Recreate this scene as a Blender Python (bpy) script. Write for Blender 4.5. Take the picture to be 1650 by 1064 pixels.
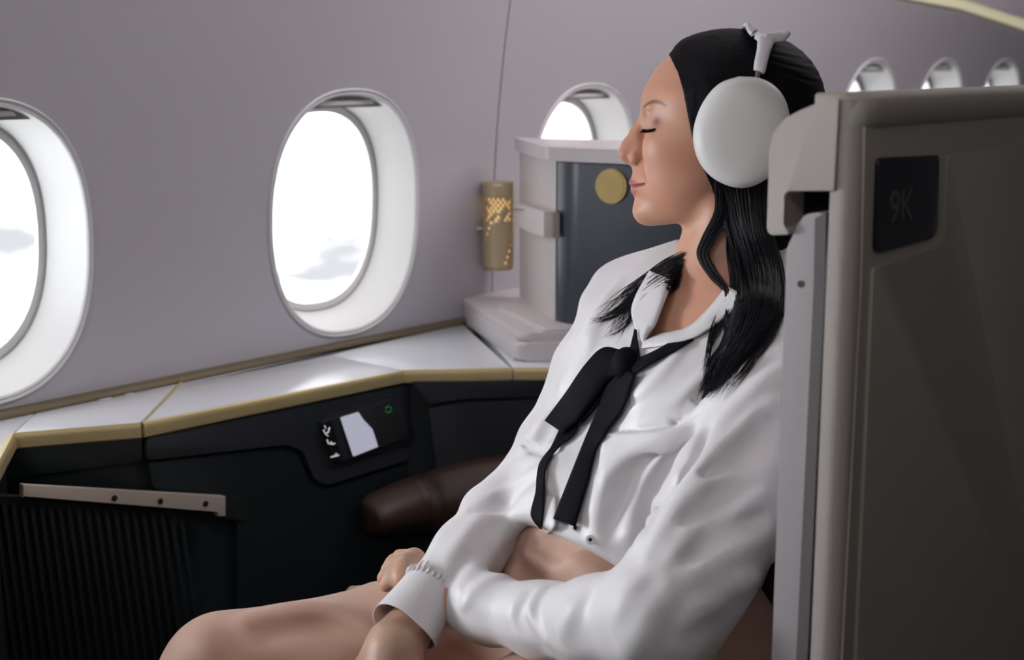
import bpy, bmesh, math, random
import numpy as np
from mathutils import Vector, Matrix
from mathutils.bvhtree import BVHTree

for o in list(bpy.data.objects):
    bpy.data.objects.remove(o, do_unlink=True)
SC = bpy.context.scene
COL = SC.collection
random.seed(7); RNG = np.random.default_rng(7)

# ---------------------------------------------------------------- camera
FPX = 2300.0                                   # focal length in pixels of the 1650 px wide frame
HEAD = math.radians(40.6); PITCH = math.radians(10.83)
CAM = np.array([0, 0, 1.15])
_fh = np.array([math.cos(HEAD), math.sin(HEAD), 0.0])
RT = np.array([math.sin(HEAD), -math.cos(HEAD), 0.0])
FW = _fh*math.cos(PITCH) - np.array([0, 0, 1.0])*math.sin(PITCH)
UP = np.cross(RT, FW)
cd = bpy.data.cameras.new('camera'); cam = bpy.data.objects.new('camera', cd); COL.objects.link(cam)
cd.sensor_fit = 'HORIZONTAL'; cd.sensor_width = 36.0; cd.lens = FPX/1650*36.0
cd.clip_start = 0.02; cd.clip_end = 200
cam.matrix_world = Matrix(((RT[0], UP[0], -FW[0], CAM[0]), (RT[1], UP[1], -FW[1], CAM[1]), (RT[2], UP[2], -FW[2], CAM[2]), (0, 0, 0, 1)))
cd.dof.use_dof = True; cd.dof.focus_distance = 1.5; cd.dof.aperture_fstop = 6.5
SC.camera = cam

# ---------------------------------------------------------------- world: overcast bright sky outside the windows
world = bpy.data.worlds.new('sky'); SC.world = world; world.use_nodes = True
nt = world.node_tree; nt.nodes.clear()
out = nt.nodes.new('ShaderNodeOutputWorld'); bg = nt.nodes.new('ShaderNodeBackground')
tc = nt.nodes.new('ShaderNodeTexCoord'); mp = nt.nodes.new('ShaderNodeMapping'); mp.inputs['Scale'].default_value = (3, 3, 14)
nz = nt.nodes.new('ShaderNodeTexNoise'); nz.inputs['Scale'].default_value = 2.2; nz.inputs['Detail'].default_value = 5
rp = nt.nodes.new('ShaderNodeValToRGB'); e = rp.color_ramp.elements
e[0].position = 0.33; e[0].color = (0.295, 0.30, 0.312, 1); e[1].position = 0.46; e[1].color = (1, 1, 1, 1)
nt.links.new(tc.outputs['Generated'], mp.inputs['Vector']); nt.links.new(mp.outputs['Vector'], nz.inputs['Vector'])
nt.links.new(nz.outputs['Fac'], rp.inputs['Fac']); nt.links.new(rp.outputs['Color'], bg.inputs['Color'])
bg.inputs['Strength'].default_value = 2.8; nt.links.new(bg.outputs[0], out.inputs[0])

def area(name, loc, target, size, power, color=(1, 1, 1), shape='RECTANGLE'):
    l = bpy.data.lights.new(name, 'AREA'); l.shape = shape; l.size = size[0]; l.size_y = size[1]; l.energy = power; l.color = color
    o = bpy.data.objects.new(name, l); COL.objects.link(o); o.location = loc
    o.rotation_euler = (Vector(target)-Vector(loc)).to_track_quat('-Z', 'Y').to_euler()
    return o
# cabin ceiling lights, plus two added fills for the face and the side wall
area('ceiling_light_aisle', (-0.30, -0.15, 1.98), (1.1, 0.75, 0.9), (1.6, 0.5), 4.6, (1.0, 0.93, 0.88))
area('forward_rim_fill', (-0.60, 0.75, 1.95), (1.1, 0.8, 0.95), (0.9, 0.25), 7.5, (0.97, 0.97, 1.0))  # added lamp, gives the face a cool rim from the left
area('ceiling_light_aft', (2.7, 0.65, 2.0), (3.0, 1.7, 1.25), (1.4, 0.25), 22, (1.0, 0.92, 0.92))
area('sidewall_wash_fill', (1.7, 0.95, 1.99), (1.9, 1.75, 0.9), (2.2, 0.15), 7, (1.0, 0.95, 0.97))  # added wash, brightens the upper side wall
# added lamps outside the two unseen forward windows, strengthening the rim on the face
dl = area('face_rim_lamp', (0.34, 1.98, 1.02), (1.3, 0.80, 1.10), (0.4, 0.45), 9, (0.92, 0.96, 1.0))
dl2 = area('face_rim_lamp_far', (-0.33, 1.98, 1.02), (1.3, 0.80, 1.10), (0.4, 0.45), 3, (0.92, 0.96, 1.0))
dl.data.spread = dl2.data.spread = math.radians(65)

SC.view_settings.view_transform = 'Standard'; SC.view_settings.look = 'None'
SC.view_settings.gamma = 1.0; SC.view_settings.exposure = 0.0; SC.view_settings.use_curve_mapping = False
SC.cycles.use_denoising = True; SC.cycles.max_bounces = 8; SC.cycles.transparent_max_bounces = 12

# ---------------------------------------------------------------- helpers
def ray(px, py):
    return FW + RT*(px-825)/FPX + UP*(532-py)/FPX
def P(px, py, d):                               # point at distance d along the viewing axis
    return CAM + d*ray(px, py)
def pj(w):
    v = np.asarray(w)-CAM; d = v@FW
    return np.array([825+FPX*(v@RT)/d, 532-FPX*(v@UP)/d, d])
def onPlane(px, py, p0, n):
    r = ray(px, py); t = ((np.asarray(p0)-CAM)@n)/(r@n)
    return CAM + r*t
def onZ(px, py, z):
    return onPlane(px, py, (0, 0, z), np.array([0, 0, 1.0]))
RW, ZC = 2.8, 0.75
_w0 = P(560, 345, 2.37)
YC = _w0[1]-math.sqrt(RW**2-(_w0[2]-ZC)**2)
def wallY(z): return YC+math.sqrt(RW**2-(z-ZC)**2)
def onW(px, py):
    r = ray(px, py); t = 2.0
    for _ in range(80):
        p = CAM+r*t; t += (wallY(p[2])-p[1])/r[1]
    return CAM+r*t

def mat(name, color, rough=0.5, metal=0.0, spec=0.5, bump=0.0, bscale=200.0, var=0.0, vscale=8.0, coat=0.0, sheen=0.0, sss=0.0, emit=None, estr=1.0):
    m = bpy.data.materials.new(name); m.use_nodes = True
    t = m.node_tree; b = t.nodes['Principled BSDF']
    b.inputs['Base Color'].default_value = (*color, 1); b.inputs['Roughness'].default_value = rough
    b.inputs['Metallic'].default_value = metal; b.inputs['Specular IOR Level'].default_value = spec
    b.inputs['Coat Weight'].default_value = coat; b.inputs['Coat Roughness'].default_value = 0.15
    b.inputs['Sheen Weight'].default_value = sheen
    if sss:
        b.inputs['Subsurface Weight'].default_value = sss; b.inputs['Subsurface Radius'].default_value = (1.0, 0.35, 0.2); b.inputs['Subsurface Scale'].default_value = 0.006
    if emit:
        b.inputs['Emission Color'].default_value = (*emit, 1); b.inputs['Emission Strength'].default_value = estr
    tcn = t.nodes.new('ShaderNodeTexCoord')
    if var:
        n = t.nodes.new('ShaderNodeTexNoise'); n.inputs['Scale'].default_value = vscale; n.inputs['Detail'].default_value = 4
        mx = t.nodes.new('ShaderNodeMix'); mx.data_type = 'RGBA'
        mx.inputs[6].default_value = (*[c*(1-var) for c in color], 1); mx.inputs[7].default_value = (*[min(1, c*(1+var)) for c in color], 1)
        t.links.new(tcn.outputs['Object'], n.inputs['Vector']); t.links.new(n.outputs['Fac'], mx.inputs[0]); t.links.new(mx.outputs[2], b.inputs['Base Color'])
    if bump:
        n = t.nodes.new('ShaderNodeTexNoise'); n.inputs['Scale'].default_value = bscale; n.inputs['Detail'].default_value = 3
        bp = t.nodes.new('ShaderNodeBump'); bp.inputs['Strength'].default_value = bump; bp.inputs['Distance'].default_value = 0.002
        t.links.new(tcn.outputs['Object'], n.inputs['Vector']); t.links.new(n.outputs['Fac'], bp.inputs['Height']); t.links.new(bp.outputs[0], b.inputs['Normal'])
    return m

def link(name, verts, faces, m, parent=None, smooth=True, angle=None):
    me = bpy.data.meshes.new(name); me.from_pydata([tuple(map(float, v)) for v in verts], [], [tuple(int(i) for i in f) for f in faces])
    me.validate(); me.update()
    if m: me.materials.append(m)
    if smooth: me.polygons.foreach_set('use_smooth', [True]*len(me.polygons))
    o = bpy.data.objects.new(name, me); COL.objects.link(o)
    if parent is not None: o.parent = parent
    if smooth and angle is not None:
        me.set_sharp_from_angle(angle=math.radians(angle))
    return o
def link_bm(name, bm, m, parent=None, smooth=True, angle=40):
    bmesh.ops.recalc_face_normals(bm, faces=bm.faces)
    me = bpy.data.meshes.new(name); bm.to_mesh(me); bm.free()
    if m: me.materials.append(m)
    if smooth:
        me.polygons.foreach_set('use_smooth', [True]*len(me.polygons)); me.set_sharp_from_angle(angle=math.radians(angle))
    o = bpy.data.objects.new(name, me); COL.objects.link(o)
    if parent is not None: o.parent = parent
    return o
def thing(name, label, cat, group=None, loc=(0, 0, 0)):
    o = bpy.data.objects.new(name, None); COL.objects.link(o); o.empty_display_size = 0.05
    o['label'] = label; o['category'] = cat
    if group: o['group'] = group
    return o
def struct(o): o['kind'] = 'structure'; return o

def round_poly(pts, r, n=5):
    """rounds the corners of a closed polygon of 3D (or 2D) points; r is a number or one per corner"""
    pts = [np.asarray(p, float) for p in pts]; N = len(pts); outp = []
    for i in range(N):
        a, b, c = pts[i-1], pts[i], pts[(i+1) % N]
        ri = r[i] if hasattr(r, '__len__') else r
        u, v = a-b, c-b; lu, lv = np.linalg.norm(u), np.linalg.norm(v)
        t = min(ri, lu*0.48, lv*0.48)
        if t <= 1e-7: outp.append(b); continue
        p, q = b+u/lu*t, b+v/lv*t
        for k in range(n+1):
            s = k/n; outp.append((1-s)**2*p+2*s*(1-s)*b+s*s*q)
    return outp
def prism_bm(bm, pts, vec, bev=0.0, seg=2):
    """extrudes a closed 3D polygon by vec; bevels the two rims"""
    vec = np.asarray(vec, float)
    va = [bm.verts.new(tuple(p)) for p in pts]; vb = [bm.verts.new(tuple(np.asarray(p)+vec)) for p in pts]
    f0 = bm.faces.new(va); f1 = bm.faces.new(vb[::-1]); n = len(pts)
    for i in range(n): bm.faces.new((va[i], vb[i], vb[(i+1) % n], va[(i+1) % n]))
    if bev:
        es = list(set(f0.edges) | set(f1.edges))
        bmesh.ops.bevel(bm, geom=es, offset=bev, segments=seg, profile=0.6, affect='EDGES', clamp_overlap=True)
    return bm
def plate(name, px, p0, n, t, m, parent=None, bev=0.0, rc=0.0, back=0.0, seg=2):
    """solid plate whose outline lies on the plane (p0,n); n points at the viewer; t thick outwards, back inwards"""
    n = np.asarray(n, float); pts = [onPlane(x, y, p0, n) for x, y in px]
    if not np.isscalar(rc) or rc > 0: pts = round_poly(pts, rc)
    pts = [p-n*back for p in pts]
    bm = bmesh.new(); prism_bm(bm, pts, n*(t+back), bev, seg)
    return link_bm(name, bm, m, parent)
def tube_geo(path, rad, n=10, cap=True, flat=None):
    """tapered tube along a path of points; flat=(axis vector, factor) squashes it"""
    path = np.asarray(path, float); N = len(path); rad = np.broadcast_to(np.asarray(rad, float), (N,))
    T = np.gradient(path, axis=0); T /= np.linalg.norm(T, axis=1)[:, None]+1e-12
    ref = np.array([0.123, 0.31, 0.94]) if abs(T[0]@np.array([0.123, 0.31, 0.94])) < 0.9 else np.array([0.9, 0.3, 0.1])
    V = []; F = []; nrm = None
    for i in range(N):
        if nrm is None: nrm = np.cross(T[i], ref)
        nrm = nrm-T[i]*(nrm@T[i]); nrm /= np.linalg.norm(nrm)+1e-12; b = np.cross(T[i], nrm)
        for k in range(n):
            a = 2*math.pi*k/n; V.append(path[i]+rad[i]*(math.cos(a)*nrm+math.sin(a)*b))
    for i in range(N-1):
        for k in range(n):
            F.append((i*n+k, i*n+(k+1) % n, (i+1)*n+(k+1) % n, (i+1)*n+k))
    if cap: F.append(tuple(range(n))[::-1]); F.append(tuple((N-1)*n+k for k in range(n)))
    return V, F
def tube(name, path, rad, m, parent=None, n=10):
    V, F = tube_geo(path, rad, n); return link(name, V, F, m, parent, angle=50)
def spline(pts, n):
    """Catmull-Rom through the points, n samples"""
    p = np.asarray(pts, float); q = np.vstack([2*p[0]-p[1], p, 2*p[-1]-p[-2]]); m = len(p)-1
    outp = []
    for s in np.linspace(0, m-1e-9, n):
        i = int(s); t = s-i; a, b, c, d = q[i:i+4]
        outp.append(0.5*((2*b)+(c-a)*t+(2*a-5*b+4*c-d)*t*t+(3*b-a-3*c+d)*t**3))
    return np.array(outp)
def disc(name, c, n, r, t, m, parent=None, seg=32, bev=0.0, r2=None):
    n = np.asarray(n, float)/np.linalg.norm(n); a = np.cross(n, [0, 0, 1.0]) if abs(n[2]) < 0.9 else np.cross(n, [1.0, 0, 0]); a /= np.linalg.norm(a); b = np.cross(n, a)
    pts = [np.asarray(c)+r*(math.cos(2*math.pi*k/seg)*a+math.sin(2*math.pi*k/seg)*b) for k in range(seg)]
    bm = bmesh.new(); prism_bm(bm, pts, n*t, bev); return link_bm(name, bm, m, parent)
def sm(a, b, x):
    t = np.clip((x-a)/(b-a), 0, 1); return t*t*(3-2*t)

# ---------------------------------------------------------------- materials
M = {}
M['wall'] = mat('wall_lining', (0.455, 0.44, 0.485), 0.55, bump=0.03, bscale=400, var=0.02, vscale=3)
M['seam'] = mat('seam_dark', (0.10, 0.095, 0.10), 0.8)
M['liner'] = mat('window_liner', (0.74, 0.74, 0.74), 0.45, var=0.01)
M['bead'] = mat('window_bead', (0.68, 0.68, 0.7), 0.35)
M['shade'] = mat('window_shade', (0.32, 0.32, 0.34), 0.5, var=0.02)
M['gasket'] = mat('pane_gasket', (0.38, 0.38, 0.39), 0.6)
M['handle'] = mat('shade_handle', (0.85, 0.85, 0.86), 0.4)
M['aisle'] = mat('aisle_panel', (0.42, 0.39, 0.38), 0.7)
M['ceil'] = mat('ceiling_panel', (0.62, 0.59, 0.62), 0.6, var=0.02)
M['carpet'] = mat('carpet', (0.03, 0.03, 0.035), 0.95, bump=0.5, bscale=600, var=0.2, vscale=60)
M['dark'] = mat('dark_green_panel', (0.008, 0.0145, 0.017), 0.45, bump=0.04, bscale=900, var=0.1)
M['dark2'] = mat('charcoal_panel', (0.025, 0.030, 0.038), 0.40, bump=0.04, bscale=900, var=0.1)
M['rib'] = mat('ribbed_panel', (0.005, 0.010, 0.012), 0.65, spec=0.3, var=0.1)
M['gap'] = mat('gap_black', (0.004, 0.004, 0.005), 0.9)
M['gold'] = mat('brushed_gold_edge', (0.60, 0.50, 0.26), 0.40, metal=0.5, bump=0.05, bscale=300, var=0.08, vscale=20)
M['top'] = mat('white_worktop', (0.73, 0.75, 0.80), 0.22, var=0.02, vscale=5, coat=0.3)
M['leather'] = mat('brown_leather', (0.045, 0.022, 0.014), 0.45, bump=0.3, bscale=500, var=0.2, vscale=30)
M['beige'] = mat('beige_plastic', (0.42, 0.375, 0.345), 0.5, bump=0.04, bscale=700, var=0.03)
M['taupe'] = mat('taupe_panel', (0.44, 0.41, 0.35), 0.55, bump=0.05, bscale=700, var=0.04)
M['taupe2'] = mat('taupe_panel_field', (0.38, 0.36, 0.305), 0.6, bump=0.05, bscale=700, var=0.04)
M['plaque'] = mat('black_plaque', (0.008, 0.010, 0.016), 0.3)
M['plaque_text'] = mat('plaque_lettering', (0.10, 0.10, 0.085), 0.5)
M['lilac'] = mat('warm_white_plastic', (0.66, 0.62, 0.63), 0.42, var=0.02)
M['cream'] = mat('cream_plastic', (0.69, 0.64, 0.63), 0.45, var=0.02)
M['navy'] = mat('navy_panel', (0.030, 0.039, 0.058), 0.33, var=0.05, coat=0.2)
M['medal'] = mat('gold_medallion', (0.46, 0.335, 0.13), 0.5, metal=0.5, bump=0.15, bscale=120, var=0.15, vscale=40)
M['brass'] = mat('brass', (0.60, 0.49, 0.32), 0.42, metal=0.6, var=0.08, vscale=30)
M['brass_glow'] = mat('lamp_glow', (1.0, 0.75, 0.3), 0.5, emit=(1.0, 0.70, 0.30), estr=0.55)
M['steel'] = mat('brushed_steel', (0.55, 0.49, 0.42), 0.38, metal=0.35, bump=0.05, bscale=300, var=0.06)
M['screw'] = mat('screw_dark', (0.06, 0.055, 0.05), 0.4, metal=0.8)
M['black'] = mat('black_plastic', (0.010, 0.010, 0.012), 0.35)
M['bezel'] = mat('remote_bezel', (0.024, 0.026, 0.034), 0.35)
M['screen'] = mat('remote_screen', (0.03, 0.035, 0.038), 0.25)
M['screen_lit'] = mat('remote_screen_lit', (0.2, 0.2, 0.25), 0.2, emit=(0.5, 0.5, 0.62), estr=0.7)
M['icon'] = mat('icon_white', (0.75, 0.78, 0.76), 0.5, emit=(0.8, 0.82, 0.8), estr=0.35)
M['icon_green'] = mat('icon_green', (0.01, 0.12, 0.03), 0.5, emit=(0.02, 0.16, 0.04), estr=0.5)
def glass_mat():
    m = bpy.data.materials.new('window_glass'); m.use_nodes = True; t = m.node_tree; t.nodes.clear()
    o = t.nodes.new('ShaderNodeOutputMaterial'); mx = t.nodes.new('ShaderNodeMixShader'); tr = t.nodes.new('ShaderNodeBsdfTransparent'); gl = t.nodes.new('ShaderNodeBsdfGlossy')
    fr = t.nodes.new('ShaderNodeFresnel'); fr.inputs[0].default_value = 1.45; gl.inputs['Roughness'].default_value = 0.02; tr.inputs[0].default_value = (0.96, 0.97, 0.98, 1)
    t.links.new(fr.outputs[0], mx.inputs[0]); t.links.new(tr.outputs[0], mx.inputs[1]); t.links.new(gl.outputs[0], mx.inputs[2]); t.links.new(mx.outputs[0], o.inputs[0])
    return m
M['glass'] = glass_mat()
M['top_mark'] = mat('worktop_mark', (0.62, 0.63, 0.68), 0.3)
M['leaf'] = mat('door_leaf_plastic', (0.37, 0.34, 0.345), 0.45)
M['gap_shade'] = mat('slot_shade', (0.11, 0.098, 0.098), 0.7)
M['gold_dark'] = mat('bronze_moulding', (0.20, 0.165, 0.10), 0.45, metal=0.5, var=0.1)

# ---------------------------------------------------------------- cabin shell: curved side wall with windows
X0, X1 = -1.4, 6.0
WZ = _w0[2]
HW, HH, EXP = 0.162, 0.198, 2.35
wx = [_w0[0]-1.945, _w0[0]-1.30, _w0[0]-0.655, _w0[0], _w0[0]+0.64, _w0[0]+1.275]
wx += [onW(1400, 180)[0], onW(1512, 180)[0], onW(1608, 180)[0], onW(1695, 180)[0]]
SEAM_X = 1.984
def sell(a, hw, hh, e=EXP):
    c, s = math.cos(a), math.sin(a)
    return hw*math.copysign(abs(c)**(2/e), c), hh*math.copysign(abs(s)**(2/e), s)
def wpt(x, z, out=0.0):                         # point on the wall surface pushed outboard by 'out'
    y = wallY(z); n = np.array([0, y-YC, z-ZC])/RW
    return np.array([x, y, z])+n*out
NA = 96
def hh(k): return HH if k < 6 else 0.243
def build_wall():
    V = []; F = []
    def grid(xs, zs):
        b = len(V)
        for z in zs:
            for x in xs: V.append(wpt(x, z))
        n = len(xs)
        for j in range(len(zs)-1):
            for i in range(n-1): F.append((b+j*n+i, b+j*n+i+1, b+(j+1)*n+i+1, b+(j+1)*n+i))
    g = 0.0012
    bounds = [X0]+[(wx[i]+wx[i+1])/2 for i in range(len(wx)-1)]+[X1]
    bounds[4] = SEAM_X
    z0, z1 = WZ-0.29, WZ+0.29
    for k, cx in enumerate(wx):
        xa, xb = bounds[k], bounds[k+1]
        if abs(xa-SEAM_X) < 1e-6: xa += g
        if abs(xb-SEAM_X) < 1e-6: xb -= g
        grid(np.linspace(xa, xb, 5), np.linspace(0.0, z0, 14)); grid(np.linspace(xa, xb, 5), np.linspace(z1, 2.02, 24))
        b = len(V); NR = 9
        angs = sorted([2*math.pi*i/NA for i in range(NA)])
        cor = [math.atan2(zc-WZ, xc-cx) % (2*math.pi) for xc in (xa, xb) for zc in (z0, z1)]
        for ca in cor:                           # let one direction fall exactly on each corner
            j = min(range(NA), key=lambda q: abs(angs[q]-ca)); angs[j] = ca
        for r in range(NR):
            t = r/(NR-1)
            for a in angs:
                ix, iz = sell(a, HW, hh(k)); c, s = math.cos(a), math.sin(a)
                # direction of the hole point is used for the outer point too
                th = math.atan2(iz, ix)*0+a
                c, s = math.cos(th), math.sin(th)
                q = min((xb-cx)/c if c > 1e-9 else 1e9, (xa-cx)/c if c < -1e-9 else 1e9, (z1-WZ)/s if s > 1e-9 else 1e9, (z0-WZ)/s if s < -1e-9 else 1e9)
                ox, oz = q*c, q*s
                V.append(wpt(cx+ix*(1-t)+ox*t, WZ+iz*(1-t)+oz*t))
        for r in range(NR-1):
            for i in range(NA):
                F.append((b+r*NA+i, b+r*NA+(i+1) % NA, b+(r+1)*NA+(i+1) % NA, b+(r+1)*NA+i))
    return V, F
V, F = build_wall()
wall = struct(link('wall_side', V, F, M['wall']))
bm = bmesh.new()                                 # dark joint behind the panel seam
pts = [wpt(SEAM_X-0.05, z, 0.004) for z in np.linspace(0.5, 2.0, 40)]+[wpt(SEAM_X+0.05, z, 0.004) for z in np.linspace(2.0, 0.5, 40)]
for i in range(39): bm.faces.new([bm.verts.new(tuple(p)) for p in (pts[i], pts[i+1], pts[78-i], pts[79-i])])
struct(link_bm('trim_1', bm, M['seam']))
# hull outside the lining so that daylight only enters through the panes
V = []; F = []
def hull():
    bounds = np.linspace(X0, X1, 2)
    return

def build_window(k, cx):
    """liner funnel, bead, pane and shade of one window"""
    V = []; F = []; hk = hh(k-1)
    prof = [(1.010, -0.0012), (1.000, -0.0022), (0.990, -0.0010), (0.984, 0.004), (0.972, 0.012), (0.945, 0.028), (0.915, 0.046), (0.885, 0.062), (0.868, 0.070), (0.860, 0.0745), (0.80, 0.0755), (0.80, 0.085), (1.05, 0.085)]
    for s, o in prof:
        for i in range(NA):
            x, z = sell(2*math.pi*i/NA, HW, hk); V.append(wpt(cx+x*s, WZ+z*s, o))
    for r in range(len(prof)-1):
        for i in range(NA): F.append((r*NA+i, (r+1)*NA+i, (r+1)*NA+(i+1) % NA, r*NA+(i+1) % NA))
    fr = struct(link('window_%d' % k, V, F, M['liner'], angle=60))
    # bead around the opening
    V, F = [], []
    pr = [(1.018, 0.0), (1.022, -0.0030), (1.030, -0.0040), (1.038, -0.0030), (1.042, 0.0002)]
    for s, o in pr:
        for i in range(NA):
            x, z = sell(2*math.pi*i/NA, HW, hk); V.append(wpt(cx+x*s, WZ+z*s, o))
    for r in range(len(pr)-1):
        for i in range(NA): F.append((r*NA+i, r*NA+(i+1) % NA, (r+1)*NA+(i+1) % NA, (r+1)*NA+i))
    struct(link('window_bead', V, F, M['bead'], fr))
    # thin dark rubber line round the pane
    V, F = [], []
    pr = [(0.862, 0.0722), (0.858, 0.0715), (0.853, 0.0722), (0.852, 0.0770)]
    for s, o in pr:
        for i in range(NA):
            x, z = sell(2*math.pi*i/NA, HW, hk); V.append(wpt(cx+x*s, WZ+z*s, o))
    for r in range(len(pr)-1):
        for i in range(NA): F.append((r*NA+i, (r+1)*NA+i, (r+1)*NA+(i+1) % NA, r*NA+(i+1) % NA))
    struct(link('pane_gasket', V, F, M['gasket'], fr))
    V = [wpt(cx, WZ, 0.076)]+[wpt(cx+sell(2*math.pi*i/NA, HW, hk)[0]*0.855, WZ+sell(2*math.pi*i/NA, HW, hk)[1]*0.855, 0.076) for i in range(NA)]
    F = [(0, i+1, (i+1) % NA+1) for i in range(NA)]
    struct(link('pane', V, F, M['glass'], fr))
    # raised shade whose lower edge with its grip peeps out at the top
    zb = WZ+hk-0.026
    top = []
    for i in range(NA*2):
        x, z = sell(math.pi*i/(NA*2-1), HW*0.985, hk*0.985)
        if WZ+z > zb: top.append((cx+x, WZ+z))
    bm = bmesh.new(); n = np.array([0, -1.0, 0.04])
    prism_bm(bm, [wpt(x, z, 0.012) for x, z in top]+[], np.array([0, 0.004, 0]), 0.0008)
    struct(link_bm('shade', bm, M['shade'], fr))
    hx = HW*0.38
    bm = bmesh.new(); pts = round_poly([wpt(cx-hx, zb+0.006, 0.010), wpt(cx+hx, zb+0.006, 0.010), wpt(cx+hx*0.9, zb+0.013, 0.010), wpt(cx-hx*0.9, zb+0.013, 0.010)], 0.003)
    prism_bm(bm, pts, np.array([0, 0.004, 0]), 0.0015); struct(link_bm('shade_grip', bm, M['handle'], fr))
for k, cx in enumerate(wx): build_window(k+1, cx)

# floor, ceiling, far side and bulkheads close the cabin
def quad(name, pts, m, parent=None):
    return struct(link(name, pts, [tuple(range(len(pts)))], m, parent, smooth=False))
YB = -1.7
quad('floor', [(X0, YB, 0), (X1, YB, 0), (X1, 2.0, 0), (X0, 2.0, 0)], M['carpet'])
quad('ceiling', [(X0, YB, 2.02), (X0, 2.0, 2.02), (X1, 2.0, 2.02), (X1, YB, 2.02)], M['ceil'])
quad('wall_aisle', [(X0, YB, 0), (X0, YB, 2.02), (X1, YB, 2.02), (X1, YB, 0)], M['aisle'])
quad('wall_forward', [(X0, YB, 0), (X0, 2.0, 0), (X0, 2.0, 2.02), (X0, YB, 2.02)], M['ceil'])
quad('wall_aft', [(X1, YB, 0), (X1, YB, 2.02), (X1, 2.0, 2.02), (X1, 2.0, 0)], M['ceil'])

# overhead cove with its lit strip and the bin underside, high on the wall at the aft end
def cove():
    a, b = onW(1400, -14), onW(1720, 62)
    n = np.array([0, -1.0, -0.25]); n /= np.linalg.norm(n)
    pa = [onW(x, y) for x, y in ((1395, -18), (1470, -2), (1545, 12), (1620, 36), (1720, 70))]
    pa = [np.array([pa[0][0]-0.9, wallY(pa[0][2]+0.14), pa[0][2]+0.14])]+pa+[np.array([pa[-1][0]+1.6, wallY(pa[-1][2]-0.1), pa[-1][2]-0.1])]
    bm = bmesh.new(); rows = []
    for p in pa:
        rows.append([bm.verts.new(tuple(p+n*o+np.array([0, 0, u]))) for o, u in ((0.0, -0.004), (0.010, 0.0), (0.014, 0.012), (0.012, 0.03), (0.0, 0.035))])
    for i in range(len(rows)-1):
        for j in range(4): bm.faces.new((rows[i][j], rows[i+1][j], rows[i+1][j+1], rows[i][j+1]))
    return pa, n, link_bm('cove_strip', bm, M['cove'], None)
M['cove'] = mat('cove_strip_light', (0.6, 0.58, 0.42), 0.5, emit=(1.0, 0.92, 0.62), estr=0.35)
pa, cn, strip = cove()
strip['kind'] = 'structure'; strip.name = 'trim_2'
bm = bmesh.new(); rows = []
bq = [onW(*q) for q in ((1395, -40), (1470, -28), (1545, -4), (1620, 22), (1720, 52))]
bq = [bq[0]+pa[0]-pa[1]]+bq+[bq[-1]+pa[-1]-pa[-2]]
for s in bq:
    s = s+cn*0.016
    rows.append([bm.verts.new(tuple(v)) for v in (s, s+cn*0.004+np.array([0, 0, 0.001]), s+cn*0.006+np.array([0, 0, 0.006]), s+cn*0.03+np.array([0, 0, 0.30]))])
for i in range(len(rows)-1):
    for j in range(3): bm.faces.new((rows[i][j], rows[i+1][j], rows[i+1][j+1], rows[i][j+1]))
M['bin'] = mat('bin_lilac', (0.86, 0.80, 0.88), 0.4)
o = link_bm('trim_3', bm, M['bin']); struct(o)
# ---------------------------------------------------------------- side console under the windows
HC = 0.67
Z3 = np.array([0, 0, 1.0])
console = thing('side_console', 'white-topped dark green side console with gold edge along the cabin wall under the windows', 'console')
fr_px = [(-40, 812), (20, 700), (228, 683), (650, 598), (826, 594), (1090, 594)]
fr = [onZ(x, y, HC) for x, y in fr_px]
def back_at(x): return np.array([x, wallY(HC)-0.012, HC])
# worktop plates: each bounded by the front edge and the wall, with the joints of the photo
joint = [(-60, 720), (28, 667), (270, 613), (740, 515)]
def top_plate(name, pts, parent):
    bm = bmesh.new(); pp = [np.array([p[0], p[1], HC-0.02]) for p in pts]
    prism_bm(bm, pp, Z3*0.02, 0.0012); return link_bm(name, bm, M['top'], parent)
def inset(pts, d):
    pts = [np.asarray(p) for p in pts]; c = sum(pts)/len(pts); o = []
    N = len(pts); area_ = sum(pts[i][0]*pts[(i+1) % N][1]-pts[(i+1) % N][0]*pts[i][1] for i in range(N)); sg = 1 if area_ > 0 else -1
    for i in range(N):
        a, b, c_ = pts[i-1], pts[i], pts[(i+1) % N]
        u = (b-a)[:2]; v = (c_-b)[:2]; u = u/np.linalg.norm(u); v = v/np.linalg.norm(v)
        n1 = sg*np.array([-u[1], u[0]]); n2 = sg*np.array([-v[1], v[0]]); h = n1+n2; h = h/(h@h)*2*d/1.0
        o.append(np.array([b[0]+h[0], b[1]+h[1], b[2]]))
    return o
Wl = lambda px, py: (lambda p: np.array([p[0], wallY(HC)-0.012, HC]))(onZ(px, py, HC))
j1f, j1b = onZ(20, 700, HC), Wl(45, 662)
j2f, j2b = onZ(228, 683, HC), Wl(274, 612)
k3 = onZ(650, 598, HC); m3 = onZ(535, 571, HC); m3b = Wl(540, 566)
j4f, j4b = onZ(826, 594, HC), Wl(742, 515)
pl = [
    [onZ(-40, 812, HC), j1f, j1b, Wl(-60, 685)],
    [j1f, j2f, j2b, j1b],
    [j2f, k3, onZ(531, 572, HC), onZ(283, 624, HC)],
    [k3, j4f, onZ(744, 521, HC), onZ(531, 572, HC)],
    [onZ(283, 624, HC), onZ(744, 521, HC), j4b, j2b],
    [j4f, onZ(1090, 594, HC), Wl(1180, 440), j4b],
]
for q in pl: top_plate('worktop', inset(q, 0.0012), console)
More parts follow.
